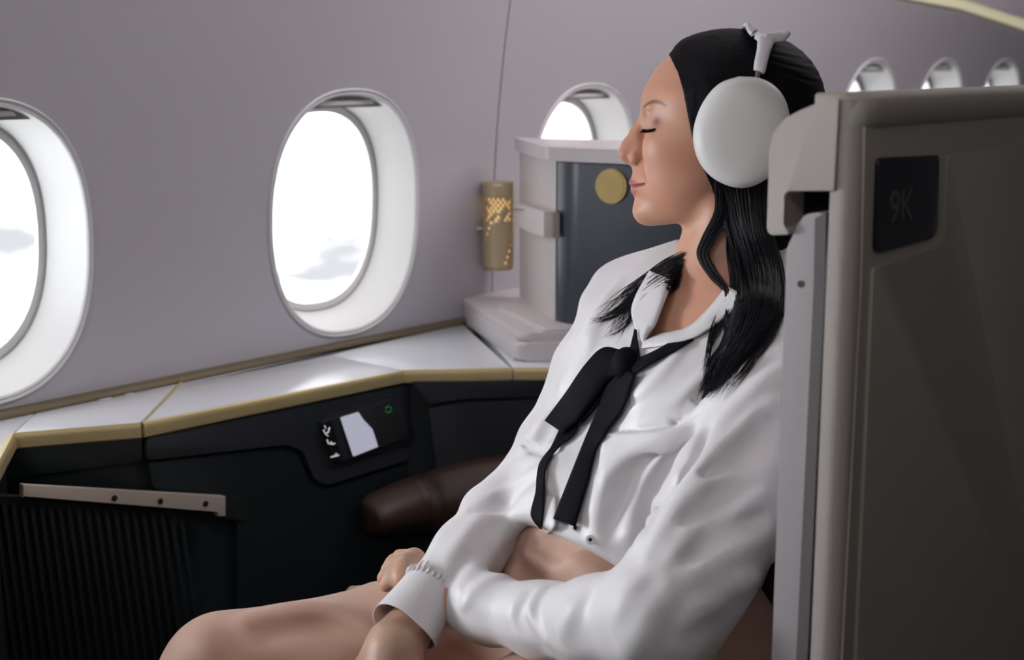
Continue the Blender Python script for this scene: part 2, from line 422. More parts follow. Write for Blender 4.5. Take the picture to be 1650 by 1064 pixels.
# body below the worktops
body = [np.array([p[0], p[1], 0.0]) for p in fr]
def off_in(p, d=0.012): return np.array([p[0]-0.3*d, p[1]+d, p[2]])
bpts = [off_in(p) for p in body]+[np.array([Wl(1180, 440)[0], wallY(0.3)-0.02, 0]), np.array([fr[0][0], wallY(0.3)-0.02, 0])]
bpts[-1][1] = bpts[-2][1] = wallY(HC)-0.014
bm = bmesh.new(); prism_bm(bm, bpts, Z3*(HC-0.021)); link_bm('console_body', bm, M['dark'], console, smooth=False)
# gold edge trims along the front, one per worktop
def edge_trim(a, b, extra=0.0):
    d = b-a; L = np.linalg.norm(d); d /= L; nrm = np.array([d[1], -d[0], 0.0])
    if nrm@(CAM-a) < 0: nrm = -nrm
    a2, b2 = a+d*0.0012, b-d*0.0012
    prof = [(0.002, 0.002), (0.004, -0.001), (0.005, -0.006), (0.005, -0.017), (0.0035, -0.019), (-0.006, -0.019), (-0.006, 0.0005)]
    bm = bmesh.new(); r1 = [bm.verts.new(tuple(a2+nrm*o+Z3*z)) for o, z in prof]; r2 = [bm.verts.new(tuple(b2+nrm*o+Z3*z)) for o, z in prof]
    n = len(prof); bm.faces.new(r1); bm.faces.new(r2[::-1])
    for i in range(n): bm.faces.new((r1[i], r2[i], r2[(i+1) % n], r1[(i+1) % n]))
    return link_bm('edge_trim', bm, M['gold'], console, angle=35)
for i in range(len(fr)-1): edge_trim(fr[i], fr[i+1])
# thin bronze moulding where the worktop meets the wall
bx = [(-60, 0), (3.1, 0)]
bm = bmesh.new()
prof = [(0.0, 0.0), (-0.012, 0.0), (-0.014, 0.004), (-0.012, 0.009), (0.004, 0.011)]
xs = [fr[0][0], 2.9]; rows = [[bm.verts.new((x, wallY(HC)-0.003+o, HC+z)) for o, z in prof] for x in xs]
for j in range(4): bm.faces.new((rows[0][j], rows[1][j], rows[1][j+1], rows[0][j+1]))
link_bm('rear_moulding', bm, M['gold_dark'] if 'gold_dark' in M else M['gold'], console)
# light joint line metal between worktops at the forward end
tube('joint_strip', [j2f+Z3*0.0005+np.array([0, 0, 0.0]), j2b+Z3*0.0005], 0.0022, M['gold'], console, 8)
# small recessed push marks on the worktop
for x, y, r in ((168, 643, 0.010), (209, 636, 0.007)):
    c = onZ(x, y, HC+0.0002); disc('push_latch', c, Z3, r, 0.0012, M['top_mark'], console, bev=0.0004)

# front faces: plane A under the long forward edge, plane B under the return edge, plane C forward
def vplane(a, b, push=0.006):
    d = b-a; d /= np.linalg.norm(d); n = np.array([d[1], -d[0], 0.0])
    if n@(CAM-a) < 0: n = -n
    return a-n*push, n
pA, nA = vplane(fr[2], fr[3]); pB, nB = vplane(fr[3], fr[4]); pC, nC = vplane(fr[1], fr[2])
# upper fascia with the bulge that carries the remote
fa = [(232, 703), (655, 618), (672, 628), (684, 662), (690, 705), (672, 733), (524, 780), (503, 772), (494, 752), (484, 726), (458, 715), (232, 740)]
plate('upper_fascia', fa, pA, nA, 0.008, M['dark2'], console, bev=0.003, rc=0.008, back=0.01)
plate('upper_fascia', [(0, 716), (228, 699), (228, 741), (0, 772)], pC, nC, 0.008, M['dark'], console, bev=0.003, back=0.01)
plate('upper_fascia', [(662, 612), (920, 610), (920, 634), (745, 640), (702, 646), (690, 650)], pB, nB, 0.012, M['dark2'], console, bev=0.003, rc=0.004, back=0.02)
# lower panels
plate('lower_panel', [(236, 745), (455, 721), (476, 730), (488, 758), (500, 780), (522, 788), (676, 740), (698, 715), (700, 652), (712, 655), (730, 1010), (380, 1100), (380, 836), (244, 786)], pA, nA, 0.004, M['dark'], console, bev=0.002, rc=0.006, back=0.01)
plate('side_panel', [(690, 656), (748, 646), (930, 641), (930, 1000), (735, 1000)], pB, nB, 0.010, M['dark2'], console, bev=0.003, rc=0.006, back=0.02)
# ribbed pocket with its steel rail
pk0 = pA+nA*0.012
rbm = bmesh.new()
for i in range(24):
    x = -60+i*15.0
    p = [onPlane(x, 812+0.055*(x), pk0, nA), onPlane(x+7.5, 812+0.055*(x+7.5), pk0, nA), onPlane(x+7.5+38, 1090, pk0, nA), onPlane(x+38, 1090, pk0, nA)]
    prism_bm(rbm, p, nA*0.005, 0.0015)
pocket = link_bm('magazine_pocket', rbm, M['rib'], console)
plate('pocket_back', [(-60, 795), (262, 808), (290, 1100), (-60, 1100)], pA+nA*0.002, nA, 0.010, M['gap'], console, back=0.005)
rail = plate('pocket_rail', [(34, 780), (360, 799), (360, 831), (348, 831), (348, 822), (34, 800)], pA+nA*0.018, nA, 0.006, M['steel'], console, bev=0.0015, back=0.006)
for x, y in ((184, 803), (258, 808), (331, 812)):
    disc('rail_screw', onPlane(x, y, pA+nA*0.0238, nA), nA, 0.0042, 0.0014, M['screw'], rail, seg=16, bev=0.0005)
plate('rail_recess', [(362, 800), (395, 801), (400, 838), (362, 836)], pA+nA*0.004, nA, 0.002, M['gap'], console)
# brown leather ledge / armrest
def ledge():
    tops = spline([(584, 808), (600, 797), (655, 774), (730, 751), (800, 738), (860, 730)], 25); bots = spline([(588, 850), (604, 862), (655, 860), (730, 856), (800, 850), (860, 844)], 25)
    pL, nL_ = pA+nA*0.012, (nA*0.8+nB*0.2)/np.linalg.norm(nA*0.8+nB*0.2)
    piv = onPlane(690, 800, pA+nA*0.014, nA); V = []; F = []; K = 15
    for i in range(25):
        for j in range(K):
            q = tops[i]*(1-j/(K-1))+bots[i]*j/(K-1)
            base = onPlane(q[0], q[1], pA+nA*0.013, nA)
            alt = onPlane(q[0], q[1], pB+nB*0.012, nB)
            if (alt-base)@nB > 0 and q[0] > 680: base = alt
            t = i/24; s = 2*j/(K-1)-1
            V.append(base+nL_*(0.045*(1-abs(s)**2.4)*min(1, t*7)**0.5))
    for i in range(24):
        for j in range(K-1): F.append((i*K+j, (i+1)*K+j, (i+1)*K+j+1, i*K+j+1))
    o = link('padded_ledge', V, F, M['leather'], console)
    md = o.modifiers.new('thick', 'SOLIDIFY'); md.thickness = 0.010; md.offset = 0
    return o
ledge()

# ---------------------------------------------------------------- remote handset docked in the fascia
remote = thing('remote_control', 'small black touchscreen remote with lit screen docked in the dark console front', 'remote control')
pR = pA+nA*0.0085
plate('bezel', [(512, 678), (632, 634), (644, 637), (668, 700), (662, 712), (545, 748), (536, 744)], pR, nA, 0.003, M['bezel'], remote, bev=0.001, rc=0.004)
plate('housing', [(518, 681), (628, 642), (638, 644), (657, 697), (652, 707), (560, 740), (540, 744)], pR+nA*0.003, nA, 0.003, M['dark2'], remote, bev=0.001, rc=0.003)
plate('screen_glass', [(547, 673), (623, 648), (634, 652), (652, 702), (646, 708), (570, 736), (564, 733)], pR+nA*0.006, nA, 0.0015, M['screen'], remote, bev=0.0004, rc=0.002)
plate('lit_screen', [(548, 673), (577, 664), (585, 676), (600, 692), (609, 720), (569, 736)], pR+nA*0.0076, nA, 0.0006, M['screen_lit'], remote, rc=0.002)
plate('button_strip', [(516, 683), (533, 677), (551, 738), (536, 744)], pR+nA*0.006, nA, 0.0012, M['black'], remote, rc=0.002)
def icon(pts, r=0.0011):
    V, F = tube_geo([onPlane(x, y, pR+nA*0.0078, nA) for x, y in pts], r, 6); return link('button_icon', V, F, M['icon'], remote)
icon([(521, 693), (524, 699), (529, 697), (531, 689)]); icon([(525, 691), (523, 686)], 0.0009); icon([(524, 699), (529, 703)], 0.0009)
icon([(527, 709), (529, 715), (535, 716), (540, 715)]); icon([(533, 712), (537, 717)], 0.0009)
icon([(533, 737), (546, 734)], 0.0013); icon([(540, 733), (543, 731)], 0.0009)
tube('power_mark', [onPlane(x, y, pR+nA*0.0078, nA) for x, y in ((621, 659), (625, 655), (630, 657), (630, 663), (625, 666), (621, 662))], 0.0009, M['icon_green'], remote, 6)

# ---------------------------------------------------------------- neighbouring seat's lamp column standing on the console
col = thing('seat_partition', 'cream and navy seat partition column with round gold medallion standing on the console', 'partition')
Yp = onZ(830, 580, HC)
# stepped base tray
def zprism(name, px, z0, h, m, parent, bev=0.006, rc=0.015):
    pts = [onZ(x, y, z0) for x, y in px]; pts = round_poly(pts, rc)
    bm = bmesh.new(); prism_bm(bm, [p for p in pts], Z3*h, bev, 4); return link_bm(name, bm, m, parent)
zprism('base_tray', [(738, 512), (832, 583), (1120, 580), (1200, 500), (872, 478)], HC+0.001, 0.029, M['lilac'], col, 0.008, 0.016)
zprism('base_step', [(742, 492), (838, 552), (1120, 550), (1190, 480), (878, 459)], HC+0.030, 0.015, M['lilac'], col, 0.007, 0.016)
zprism('base_plinth', [(800, 497), (878, 536), (1120, 535), (1180, 480), (900, 460)], HC+0.045, 0.006, M['cream'], col, 0.003, 0.012)
# vertical body: cream forward side, navy aisle side, light cap
zb = HC+0.046; zt = HC+0.046
A = onZ(836, 478, zb); B = onZ(892, 520, zb); Cc = onZ(1130, 545, zb)
# cap height from its pixel row at B
def height_at(p, py):
    lo, hi = 0, 0.6
    for _ in range(50):
        mid = (lo+hi)/2
        if pj(p+Z3*mid)[1] > py: lo = mid
        else: hi = mid
    return lo
hB = height_at(B, 258)
dBA = A-B; dBA = dBA/np.linalg.norm(dBA)
dBC = np.array([0.64, -0.76, 0.0])*1.0; dBC = (Cc-B)/np.linalg.norm(Cc-B)
D = B+dBC*0.24; E_ = A+dBC*0.24
LA = np.linalg.norm(A-B); A2 = B+dBA*LA; E2 = D+dBA*LA
bm = bmesh.new(); prism_bm(bm, round_poly([A2, B, D, E2], 0.008), Z3*hB, 0.002); link_bm('column_body', bm, M['cream'], col)
# navy wrap round the corner
N_ = np.cross(dBC, Z3); N_ = N_ if N_@(CAM-B) > 0 else -N_
bm = bmesh.new(); s0 = B+dBC*0.004
pp = [s0+N_*0.0005]
for t in np.linspace(0, 1, 12): pp.append(s0+dBC*(0.055*(1-math.cos(t*math.pi/2)))+N_*(0.022*math.sin(t*math.pi/2)))
pp += [D+N_*0.022, D-N_*0.004, s0-N_*0.004]
prism_bm(bm, [p+Z3*0.002 for p in pp], Z3*(hB-0.004)); link_bm('navy_panel', bm, M['navy'], col, angle=30)
# cap
hc2 = height_at(B, 236)-hB
bm = bmesh.new(); e1 = 0.006
prism_bm(bm, round_poly([A2-dBC*e1+N_*e1+Z3*hB+dBA*e1, B-dBC*e1+N_*0.020+Z3*hB, D+N_*0.026+Z3*hB, E2+Z3*hB+dBA*e1], 0.012), Z3*hc2, 0.004, 3); link_bm('column_cap', bm, M['lilac'], col)
pM = B+N_*0.0222
cM = onPlane(986, 300, pM, N_); disc('medallion', cM, N_, 0.0275, 0.004, M['medal'], col, seg=48, bev=0.0015)
disc('medallion_face', cM+N_*0.004, N_, 0.0235, 0.001, M['medal'], col, seg=48, bev=0.0005)

# reading lamp on its bracket
lamp = thing('reading_lamp', 'perforated gold cylinder reading lamp on a cream bracket beside the partition column', 'lamp')
lc = B+dBA*0.135-dBC*0.0; 
lamp_d = pj(A2)[2]-0.035
ltop = P(803, 294, lamp_d); lbot = np.array([ltop[0], ltop[1], P(806, 436, lamp_d)[2]])
LR = 25.5*lamp_d/FPX
def perforated(c0, c1, r, nz_=30, na=40):
    V = []; F = []; h = (c1-c0)[2]
    for j in range(nz_+1):
        for i in range(na):
            a = 2*math.pi*i/na; V.append(c0+np.array([r*math.cos(a), r*math.sin(a), h*j/nz_]))
    rr = random.Random(3)
    for j in range(nz_):
        for i in range(na):
            hole = 1 <= j < nz_-1 and ((17 <= j <= 24 and (i+j) % 2 == 0 and rr.random() < 0.75) or (j < 17 and (i*7+j*3) % 13 == 0 and j % 2 == 0))
            if not hole: F.append((j*na+i, j*na+(i+1) % na, (j+1)*na+(i+1) % na, (j+1)*na+i))
    return V, F
V, F = perforated(lbot, ltop, LR)
sh = link('lamp_shade', V, F, M['brass'], lamp); md = sh.modifiers.new('t', 'SOLIDIFY'); md.thickness = 0.0012
disc('shade_cap', ltop-Z3*0.0005, Z3, LR*0.99, 0.002, M['brass'], lamp, seg=40, bev=0.0006)
disc('shade_bottom', lbot, -Z3, LR*0.99, 0.0015, M['brass'], lamp, seg=40)
V, F = tube_geo([lbot+Z3*0.004, ltop-Z3*0.006], LR*0.72, 24); link('lamp_tube', V, F, M['brass_glow'], lamp)
tube('pivot_pin', [ltop*0.4+lbot*0.6+np.array([0, 0, 0.01])-RT*(LR+0.012), ltop*0.4+lbot*0.6+np.array([0, 0, 0.01])-RT*LR*0.9], 0.003, M['brass'], lamp)
nL = np.cross(dBA, Z3); nL = nL if nL@(CAM-B) > 0 else -nL
fp = B-dBC*0.0005+nL*0.0
brk = [(827, 327), (876, 342), (876, 383), (849, 373), (830, 362)]
pbk, nbk = B+nL*0.022, nL
bp = [onPlane(x, y, pbk, nbk) for x, y in brk]
bm = bmesh.new(); prism_bm(bm, bp, -nL*0.022, 0.0012); link_bm('bracket', bm, M['cream'], lamp)
q0 = onPlane(876, 342, pbk, nbk); q1 = onPlane(876, 383, pbk, nbk)
bm = bmesh.new(); prism_bm(bm, [q0, q1, q1-dBA*0.0+dBC*0.017, q0+dBC*0.017], -nL*0.012, 0.0006); link_bm('bracket_end', bm, M['beige'], lamp)
tube('bracket_slot', [onPlane(x, y, pbk+nL*0.0004, nbk) for x, y in ((827, 338), (845, 338))], 0.0008, M['black'], lamp, 6)
# ---------------------------------------------------------------- aisle-side seat shell
seat = thing('airline_seat', 'beige and taupe seat shell with dark number plaque behind the reclining passenger', 'seat')
XE = P(1362, 400, 1.05)                          # edge where the end face meets the aisle face
pE, nE = XE, np.array([-1.0, 0, 0])              # end face looks forward
pS, nS = XE, np.array([0, -1.0, 0])              # aisle face looks at the aisle
def eface(px): return [onPlane(x, y, pE, nE) for x, y in px]
# cap with the hook over the door slot
hook = [(1352, 159), (1322, 164), (1290, 177), (1262, 192), (1246, 214), (1239, 245), (1236, 372), (1241, 379), (1270, 379), (1270, 372), (1262, 366), (1264, 312), (1268, 308), (1344, 308)]
pts = round_poly(eface(hook), 0.0025, 3)
bm = bmesh.new(); prism_bm(bm, pts, np.array([0.035, 0, 0]), 0.0025, 3); link_bm('wing_cap', bm, M['beige'], seat)
# back of the slot
bm = bmesh.new(); prism_bm(bm, eface([(1258, 300), (1338, 300), (1338, 400), (1258, 400)]), np.array([0.01, 0, 0])); 
bmesh.ops.translate(bm, verts=bm.verts, vec=(0.030, 0, 0)); link_bm('slot_back', bm, M['gap'], seat)
# sliding door leaf with its screw
leaf_p = pE+np.array([0.006, 0, 0])
def lf(px, off=0.006): return [onPlane(x, y, pE+np.array([off, 0, 0]), nE) for x, y in px]
door = round_poly(lf([(1285, 362), (1297, 346), (1318, 342), (1330, 346), (1330, 400), (1300, 1100), (1242, 1100), (1268, 400)]), 0.004)
bm = bmesh.new(); prism_bm(bm, door, np.array([0.35, 0, 0]), 0.004, 3); link_bm('door_leaf', bm, M['leaf'], seat)
disc('door_screw', onPlane(1291, 458, pE+np.array([0.0062, 0, 0]), nE), nE, 0.0028, 0.001, M['screw'], seat, seg=16)
# strip coloured dark to stand for the shade between leaf and shell edge
bm = bmesh.new(); prism_bm(bm, lf([(1313, 352), (1331, 342), (1329, 460), (1299, 1100), (1281, 1100), (1311, 460)], 0.0045), np.array([0.01, 0, 0])); link_bm('gap_shade_strip', bm, M['gap_shade'], seat)
# shell edge and aisle face as one bent solid: section in X-Y extruded along Z, with a soft corner
zt = onPlane(1372, 160, pS, nS)[2]
Y0 = XE[1]; th = abs(onPlane(1330, 400, pE, nE)[1]-Y0)
def section(xa, y0, th, L, rc):
    o = [np.array([xa, y0+th, 0])]
    o += [np.array([xa, y0+rc*1.0, 0])]
    for k in range(1, 9):
        a = k/8*math.pi/2; o.append(np.array([xa+rc*(1-math.cos(a)), y0+rc*(1-math.sin(a)), 0]))
    o += [np.array([xa+L, y0, 0]), np.array([xa+L, y0+th, 0])]
    return o
SL = max(onPlane(1700, 186, pS, nS)[0], onPlane(1700, 1120, pS, nS)[0])-XE[0]+0.02
sec = section(XE[0]+0.0035, Y0-0.004, th+0.004, SL, 0.013)
bm = bmesh.new(); prism_bm(bm, sec, Z3*(zt-0.0)); 
link_bm('seat_shell', bm, M['beige'], seat, angle=30)
plate('aisle_skin', [(1392, 186), (1700, 186), (1700, 1120), (1352, 1120), (1386, 460)], pS+nS*0.004, nS, 0.0012, M['taupe'], seat, bev=0.0006, back=0.002)
# top rail, rounded, lighter
V, F = [], []
cap_sec = [(-0.001, -0.022), (-0.0045, -0.018), (-0.005, -0.008), (-0.003, -0.001), (0.002, 0.003), (0.012, 0.005), (th+0.02, 0.004), (th+0.02, -0.02)]
oo_ = [0.0125, 0.006, 0.0015, 0, 0, 0, 0]
xs_ = [XE[0]+0.0045, XE[0]+0.008, XE[0]+0.013, XE[0]+0.03, XE[0]+0.08, XE[0]+0.2, XE[0]+SL+0.0035]
for i, x in enumerate(xs_):
    for j_, (o_, z_) in enumerate(cap_sec): V.append((x, Y0-0.004+max(o_, -0.006)+oo_[i]*(1 if j_ < 5 else 0), zt+z_-(0.002 if i == 0 else 0)))
n = len(cap_sec)
for i in range(len(xs_)-1):
    for j in range(n-1): F.append((i*n+j, (i+1)*n+j, (i+1)*n+j+1, i*n+j+1))
F += [tuple(range(n)), tuple((len(xs_)-1)*n+j for j in range(n))[::-1]]
link('top_rail', V, F, M['taupe'], seat, angle=50)
# recessed field with its outline and the plaque
pF = pS+nS*0.0052
fld = [(1402, 432), (1420, 428), (1515, 395), (1522, 250), (1700, 225), (1700, 1120), (1372, 1120)]
plate('aisle_field', fld, pF, nS, 0.003, M['taupe2'], seat, bev=0.002, rc=0.004, seg=3)
pla = [(1410, 258), (1416, 254), (1506, 250), (1508, 256), (1506, 372), (1496, 384), (1410, 407), (1405, 402)]
plaque = plate('number_plaque', pla, pF, nS, 0.003, M['plaque'], seat, bev=0.001, rc=0.004)
def lettering(s, px, py, hpx, m, parent, p0):
    cu = bpy.data.curves.new('seat_number', 'FONT'); cu.body = s; cu.align_x = 'CENTER'; cu.align_y = 'CENTER'; cu.extrude = 0.0003
    o = bpy.data.objects.new('seat_number', cu); COL.objects.link(o)
    c = onPlane(px, py, p0, nS); h = np.linalg.norm(onPlane(px, py-hpx/2, p0, nS)-onPlane(px, py+hpx/2, p0, nS))
    cu.size = h/0.72
    dg = bpy.context.evaluated_depsgraph_get(); me = bpy.data.meshes.new_from_object(o.evaluated_get(dg)); bpy.data.objects.remove(o)
    me.transform(Matrix(((1, 0, 0, c[0]), (0, 0, -1, c[1]), (0, 1, 0, c[2]), (0, 0, 0, 1))))
    me.materials.clear(); me.materials.append(m); ob = bpy.data.objects.new('seat_number', me); COL.objects.link(ob); ob.parent = parent
    return ob
lettering('9K', 1453, 335, 54, M['plaque_text'], plaque, pF+nS*0.0034)

# seat cushions behind and under the passenger
M['cush'] = mat('brown_seat_fabric', (0.075, 0.052, 0.034), 0.85, bump=0.4, bscale=700, var=0.12, vscale=40)
# ---------------------------------------------------------------- implicit surfaces for the figure
f32 = np.float32
def smin(a, b, k):
    h = np.maximum(k-np.abs(a-b), 0)/k; return np.minimum(a, b)-h*h*k*0.25
def smax(a, b, k): return -smin(-a, -b, k)
def cap(p, a, b, ra, rb):
    a = np.asarray(a, f32); b = np.asarray(b, f32); ab = b-a; t = np.clip(((p-a)@ab)/(ab@ab+1e-12), 0, 1)
    return np.linalg.norm(p-a-t[:, None]*ab, axis=1)-(ra+(rb-ra)*t)
def chain(p, pts, k=None):
    """pts: (point, radius)... joined into one tapered tube"""
    d = None
    for (a, ra), (b, rb) in zip(pts[:-1], pts[1:]):
        c = cap(p, a, b, ra, rb); d = c if d is None else (np.minimum(d, c) if not k else smin(d, c, k))
    return d
def ell(p, c, r, ax=None):
    v = p-np.asarray(c, f32)
    if ax is not None: v = v@np.asarray(ax, f32).T
    r = np.asarray(r, f32); k0 = np.linalg.norm(v/r, axis=1); k1 = np.linalg.norm(v/(r*r), axis=1)
    return k0*(k0-1)/np.maximum(k1, 1e-9)
def grid_mesh(f, lo, hi, h, fac=4):
    """surface-nets mesh of f=0 inside the box lo..hi with cell size h"""
    lo = np.asarray(lo, float); hi = np.asarray(hi, float); nb = np.ceil((hi-lo)/(h*fac)).astype(int); n = nb*fac
    cc = [lo[i]+(np.arange(nb[i])+0.5)*h*fac-h*0.5 for i in range(3)]
    G = np.stack(np.meshgrid(*cc, indexing='ij'), -1).reshape(-1, 3).astype(f32)
    dc = np.concatenate([f(G[i:i+200000]) for i in range(0, len(G), 200000)]).reshape(nb)
    act = np.abs(dc) < h*fac*1.75
    val = np.repeat(np.repeat(np.repeat(np.where(dc < 0, -1.0, 1.0).astype(f32), fac, 0), fac, 1), fac, 2)
    am = np.repeat(np.repeat(np.repeat(act, fac, 0), fac, 1), fac, 2)
    I = np.argwhere(am)
    pts = (lo+I*h).astype(f32)
    v = np.concatenate([f(pts[i:i+200000]) for i in range(0, len(pts), 200000)])
    val[am] = v
    s = val < 0
    nc = np.array(val.shape)-1; size = int(np.prod(nc)); S = np.zeros((size, 3)); Nn = np.zeros(size)
    st = np.array([nc[1]*nc[2], nc[2], 1])
    quads = []
    for ax in range(3):
        sl0 = [slice(None)]*3; sl1 = [slice(None)]*3; sl0[ax] = slice(0, -1); sl1[ax] = slice(1, None)
        e = np.argwhere(s[tuple(sl0)] != s[tuple(sl1)])
        if not len(e): continue
        e1 = e.copy(); e1[:, ax] += 1
        a = val[e[:, 0], e[:, 1], e[:, 2]]; b = val[e1[:, 0], e1[:, 1], e1[:, 2]]
        t = a/(a-b); pos = e.astype(float); pos[:, ax] += t
        o1, o2 = [i for i in range(3) if i != ax]
        cells = []; ok = np.ones(len(e), bool)
        for d1, d2 in ((0, 0), (1, 0), (1, 1), (0, 1)):
            c = e.copy(); c[:, o1] -= d1; c[:, o2] -= d2
            inb = ((c >= 0) & (c < nc)).all(1); ok &= inb; ci = np.where(inb, (c*st).sum(1), 0); cells.append(ci)
            np.add.at(S, ci[inb], pos[inb]); np.add.at(Nn, ci[inb], 1)
        q = np.stack(cells, 1); fl = (a < 0)
        if ax == 1: fl = ~fl
        q = np.where(fl[:, None], q, q[:, ::-1]); quads.append(q[ok])
    Q = np.concatenate(quads); used = np.unique(Q); remap = np.full(size, -1); remap[used] = np.arange(len(used))
    V = lo+S[used]/Nn[used][:, None]*h
    return V, remap[Q]
def relax(V, Q, it=1, lam=0.5):
    E = np.concatenate([Q[:, [0, 1]], Q[:, [1, 2]], Q[:, [2, 3]], Q[:, [3, 0]]]); E = np.concatenate([E, E[:, ::-1]])
    for _ in range(it):
        S = np.zeros_like(V); np.add.at(S, E[:, 0], V[E[:, 1]]); n = np.bincount(E[:, 0], minlength=len(V))[:, None]
        V = V+lam*(S/np.maximum(n, 1)-V)
    return V
def link_np(name, V, Q, m, parent=None, colors=None):
    me = bpy.data.meshes.new(name); me.vertices.add(len(V)); me.vertices.foreach_set('co', np.ascontiguousarray(V, f32).ravel())
    k = Q.shape[1]; me.loops.add(Q.size); me.loops.foreach_set('vertex_index', np.ascontiguousarray(Q, np.int32).ravel())
    me.polygons.add(len(Q)); me.polygons.foreach_set('loop_start', np.arange(0, Q.size, k, dtype=np.int32)); me.polygons.foreach_set('loop_total', np.full(len(Q), k, np.int32))
    me.update(calc_edges=True); me.polygons.foreach_set('use_smooth', np.ones(len(Q), bool))
    if colors is not None:
        at = me.color_attributes.new('Col', 'FLOAT_COLOR', 'POINT'); at.data.foreach_set('color', np.ascontiguousarray(colors, f32).ravel())
    me.materials.append(m); o = bpy.data.objects.new(name, me); COL.objects.link(o)
    if parent is not None: o.parent = parent
    return o
def project(f, pts, view=True, near=0.35, steps=60):
    """walks from near the camera along each pixel ray to the surface f=0; pts = list of (px,py)"""
    rr = np.array([ray(x, y) for x, y in pts]); L = np.linalg.norm(rr, axis=1)[:, None]; rr = rr/L
    t = np.full(len(pts), 1.0)
    for _ in range(steps):
        d = f((CAM+rr*t[:, None]).astype(f32)); t = t+np.clip(d, -0.05, 0.05)*0.8
        t = np.minimum(t, 2.2)
    return CAM+rr*t[:, None]
def normal_of(f, p, e=0.002):
    p = np.asarray(p); g = np.stack([f((p+np.eye(3)[i]*e).astype(f32))-f((p-np.eye(3)[i]*e).astype(f32)) for i in range(3)], 1)
    return g/(np.linalg.norm(g, axis=1)[:, None]+1e-12)

# ---- head frame: x,y are measured like pixels of the profile, c is the lateral distance (towards her left)
HD = 1.5
_v = ray(1175, 205); H0 = CAM+HD*_v; _v = _v/np.linalg.norm(_v)
HX = RT-(RT@_v)*_v; HX /= np.linalg.norm(HX); HY = np.cross(_v, HX); HY = HY if HY@UP < 0 else -HY; HC_ = -_v
HS = HD*0.988/FPX
def toQ(p): 
    v = p-H0.astype(f32); return np.stack([v@HX.astype(f32)/HS+1175, v@HY.astype(f32)/HS+205, v@HC_.astype(f32)/HS], 1)
def Q(x, y, c): return H0+HS*((x-1175)*HX+(y-205)*HY+c*HC_)

_fy = [150, 169, 185, 200, 215, 235, 255, 272, 290, 305, 320, 332, 342, 352, 362, 372]
_fx = [1040, 1036, 1035, 1039, 1041, 1040, 1037, 1034, 1031, 1031, 1031, 1029, 1028, 1031, 1038, 1052]
_wy = [150, 190, 225, 260, 290, 315, 335, 350, 365, 375]
_ww = [108, 106, 104, 97, 89, 79, 68, 57, 44, 36]
def face_sdf(q):
    x, y, c = q[:, 0], q[:, 1], q[:, 2]; ac = np.abs(c); qa = np.stack([x, y, ac], 1)
    d = ell(q, (1172, 168, 0), (138, 108, 112))
    yf = np.clip(y, 150, 372); xf = np.interp(yf, _fy, _fx); w = np.interp(yf, _wy, _ww); xm = 1122+0*y
    h = np.where(x < xm, xm-xf, 110.0); n = 1.95
    g = ((np.abs(x-xm)/h)**n+(ac/w)**n)**(1/n)
    fd = (g-1)*np.minimum(h, w)*0.9
    fd = smax(fd, (y-(370-(x-1046)*0.20))*0.95, 16); fd = smax(fd, 140-y, 20)
    d = smin(d, fd, 16)
    # cheekbone, brow, muzzle, chin
    d = smin(d, ell(qa, (1080, 238, 62), (40, 34, 30)), 30); d = smin(d, ell(qa, (1100, 285, 50), (42, 34, 32)), 34)
    d = smin(d, ell(qa, (1051, 174, 36), (15, 8, 34)), 12)
    d = smin(d, ell(qa, (1046, 294, 0), (30, 34, 34)), 16)
    d = smin(d, ell(qa, (1042, 342, 0), (21, 21, 27)), 14)
    # eye socket, lid and its crease
    d = smax(d, -ell(qa, (1034, 197, 46), (15, 16, 24)), 14)
    d = smin(d, ell(qa, (1063, 196, 47), (22, 18.5, 22)), 5)
    d = smax(d, -chain(qa, [((1036, 178, 40), 1.2), ((1046, 176, 56), 1.6), ((1060, 181, 67), 1.2)]), 6)
    d = smax(d, -chain(qa, [((1039, 207, 38), 1.0), ((1042, 209.5, 50), 1.4), ((1053, 207, 63), 1.0)]), 4)
    # nose
    nz = chain(qa, [((1038, 194, 0), 10.5), ((1025, 214, 0), 11.0), ((1012.5, 234, 0), 11.5), ((1007, 247, 0), 13.5)], 6)
    nz = smin(nz, ell(qa, (1028, 241, 0), (17, 24, 17)), 8)
    nz = smin(nz, ell(qa, (1022, 256, 15), (10.5, 10.5, 9)), 5)
    nz = smin(nz, cap(qa, (1008, 256, 0), (1024, 268, 0), 6.5, 7), 5)
    d = smin(d, nz, 9)
    d = smax(d, -ell(qa, (1008.5, 261.5, 11), (6, 3.6, 4.6)), 2.5)
    d = smax(d, -chain(qa, [((1031, 247, 22), 1.2), ((1034, 258, 25), 1.6), ((1029, 267, 20), 1.0)]), 5)
    # smile fold
    d = smax(d, -chain(qa, [((1034, 262, 30), 0.6), ((1042, 278, 41), 1.3), ((1049, 292, 48), 0.5)]), 13)
    # lips
    up = chain(qa, [((1021, 296.5, 0), 5.6), ((1020, 295.5, 6), 6.4), ((1025, 297, 20), 5.2), ((1040, 297, 37), 2.6)], 3)
    lo_ = chain(qa, [((1023.5, 309, 0), 7.4), ((1027, 308, 16), 6.6), ((1041, 299.5, 36), 2.6)], 3)
    d = smin(d, up, 4); d = smin(d, lo_, 5)
    d = smax(d, -chain(qa, [((1012, 302.5, 0), 1.2), ((1016, 302.5, 12), 1.5), ((1026, 300.5, 26), 1.6), ((1043, 296.5, 41), 2.0)]), 3)
    d = smax(d, -cap(qa, (1008, 272, 0), (1008, 288, 0), 3.0, 4.0), 8)
    # ear
    e = ell(qa, (1196, 215, 106), (22, 34, 10)); d = smin(d, e, 8)
    return d

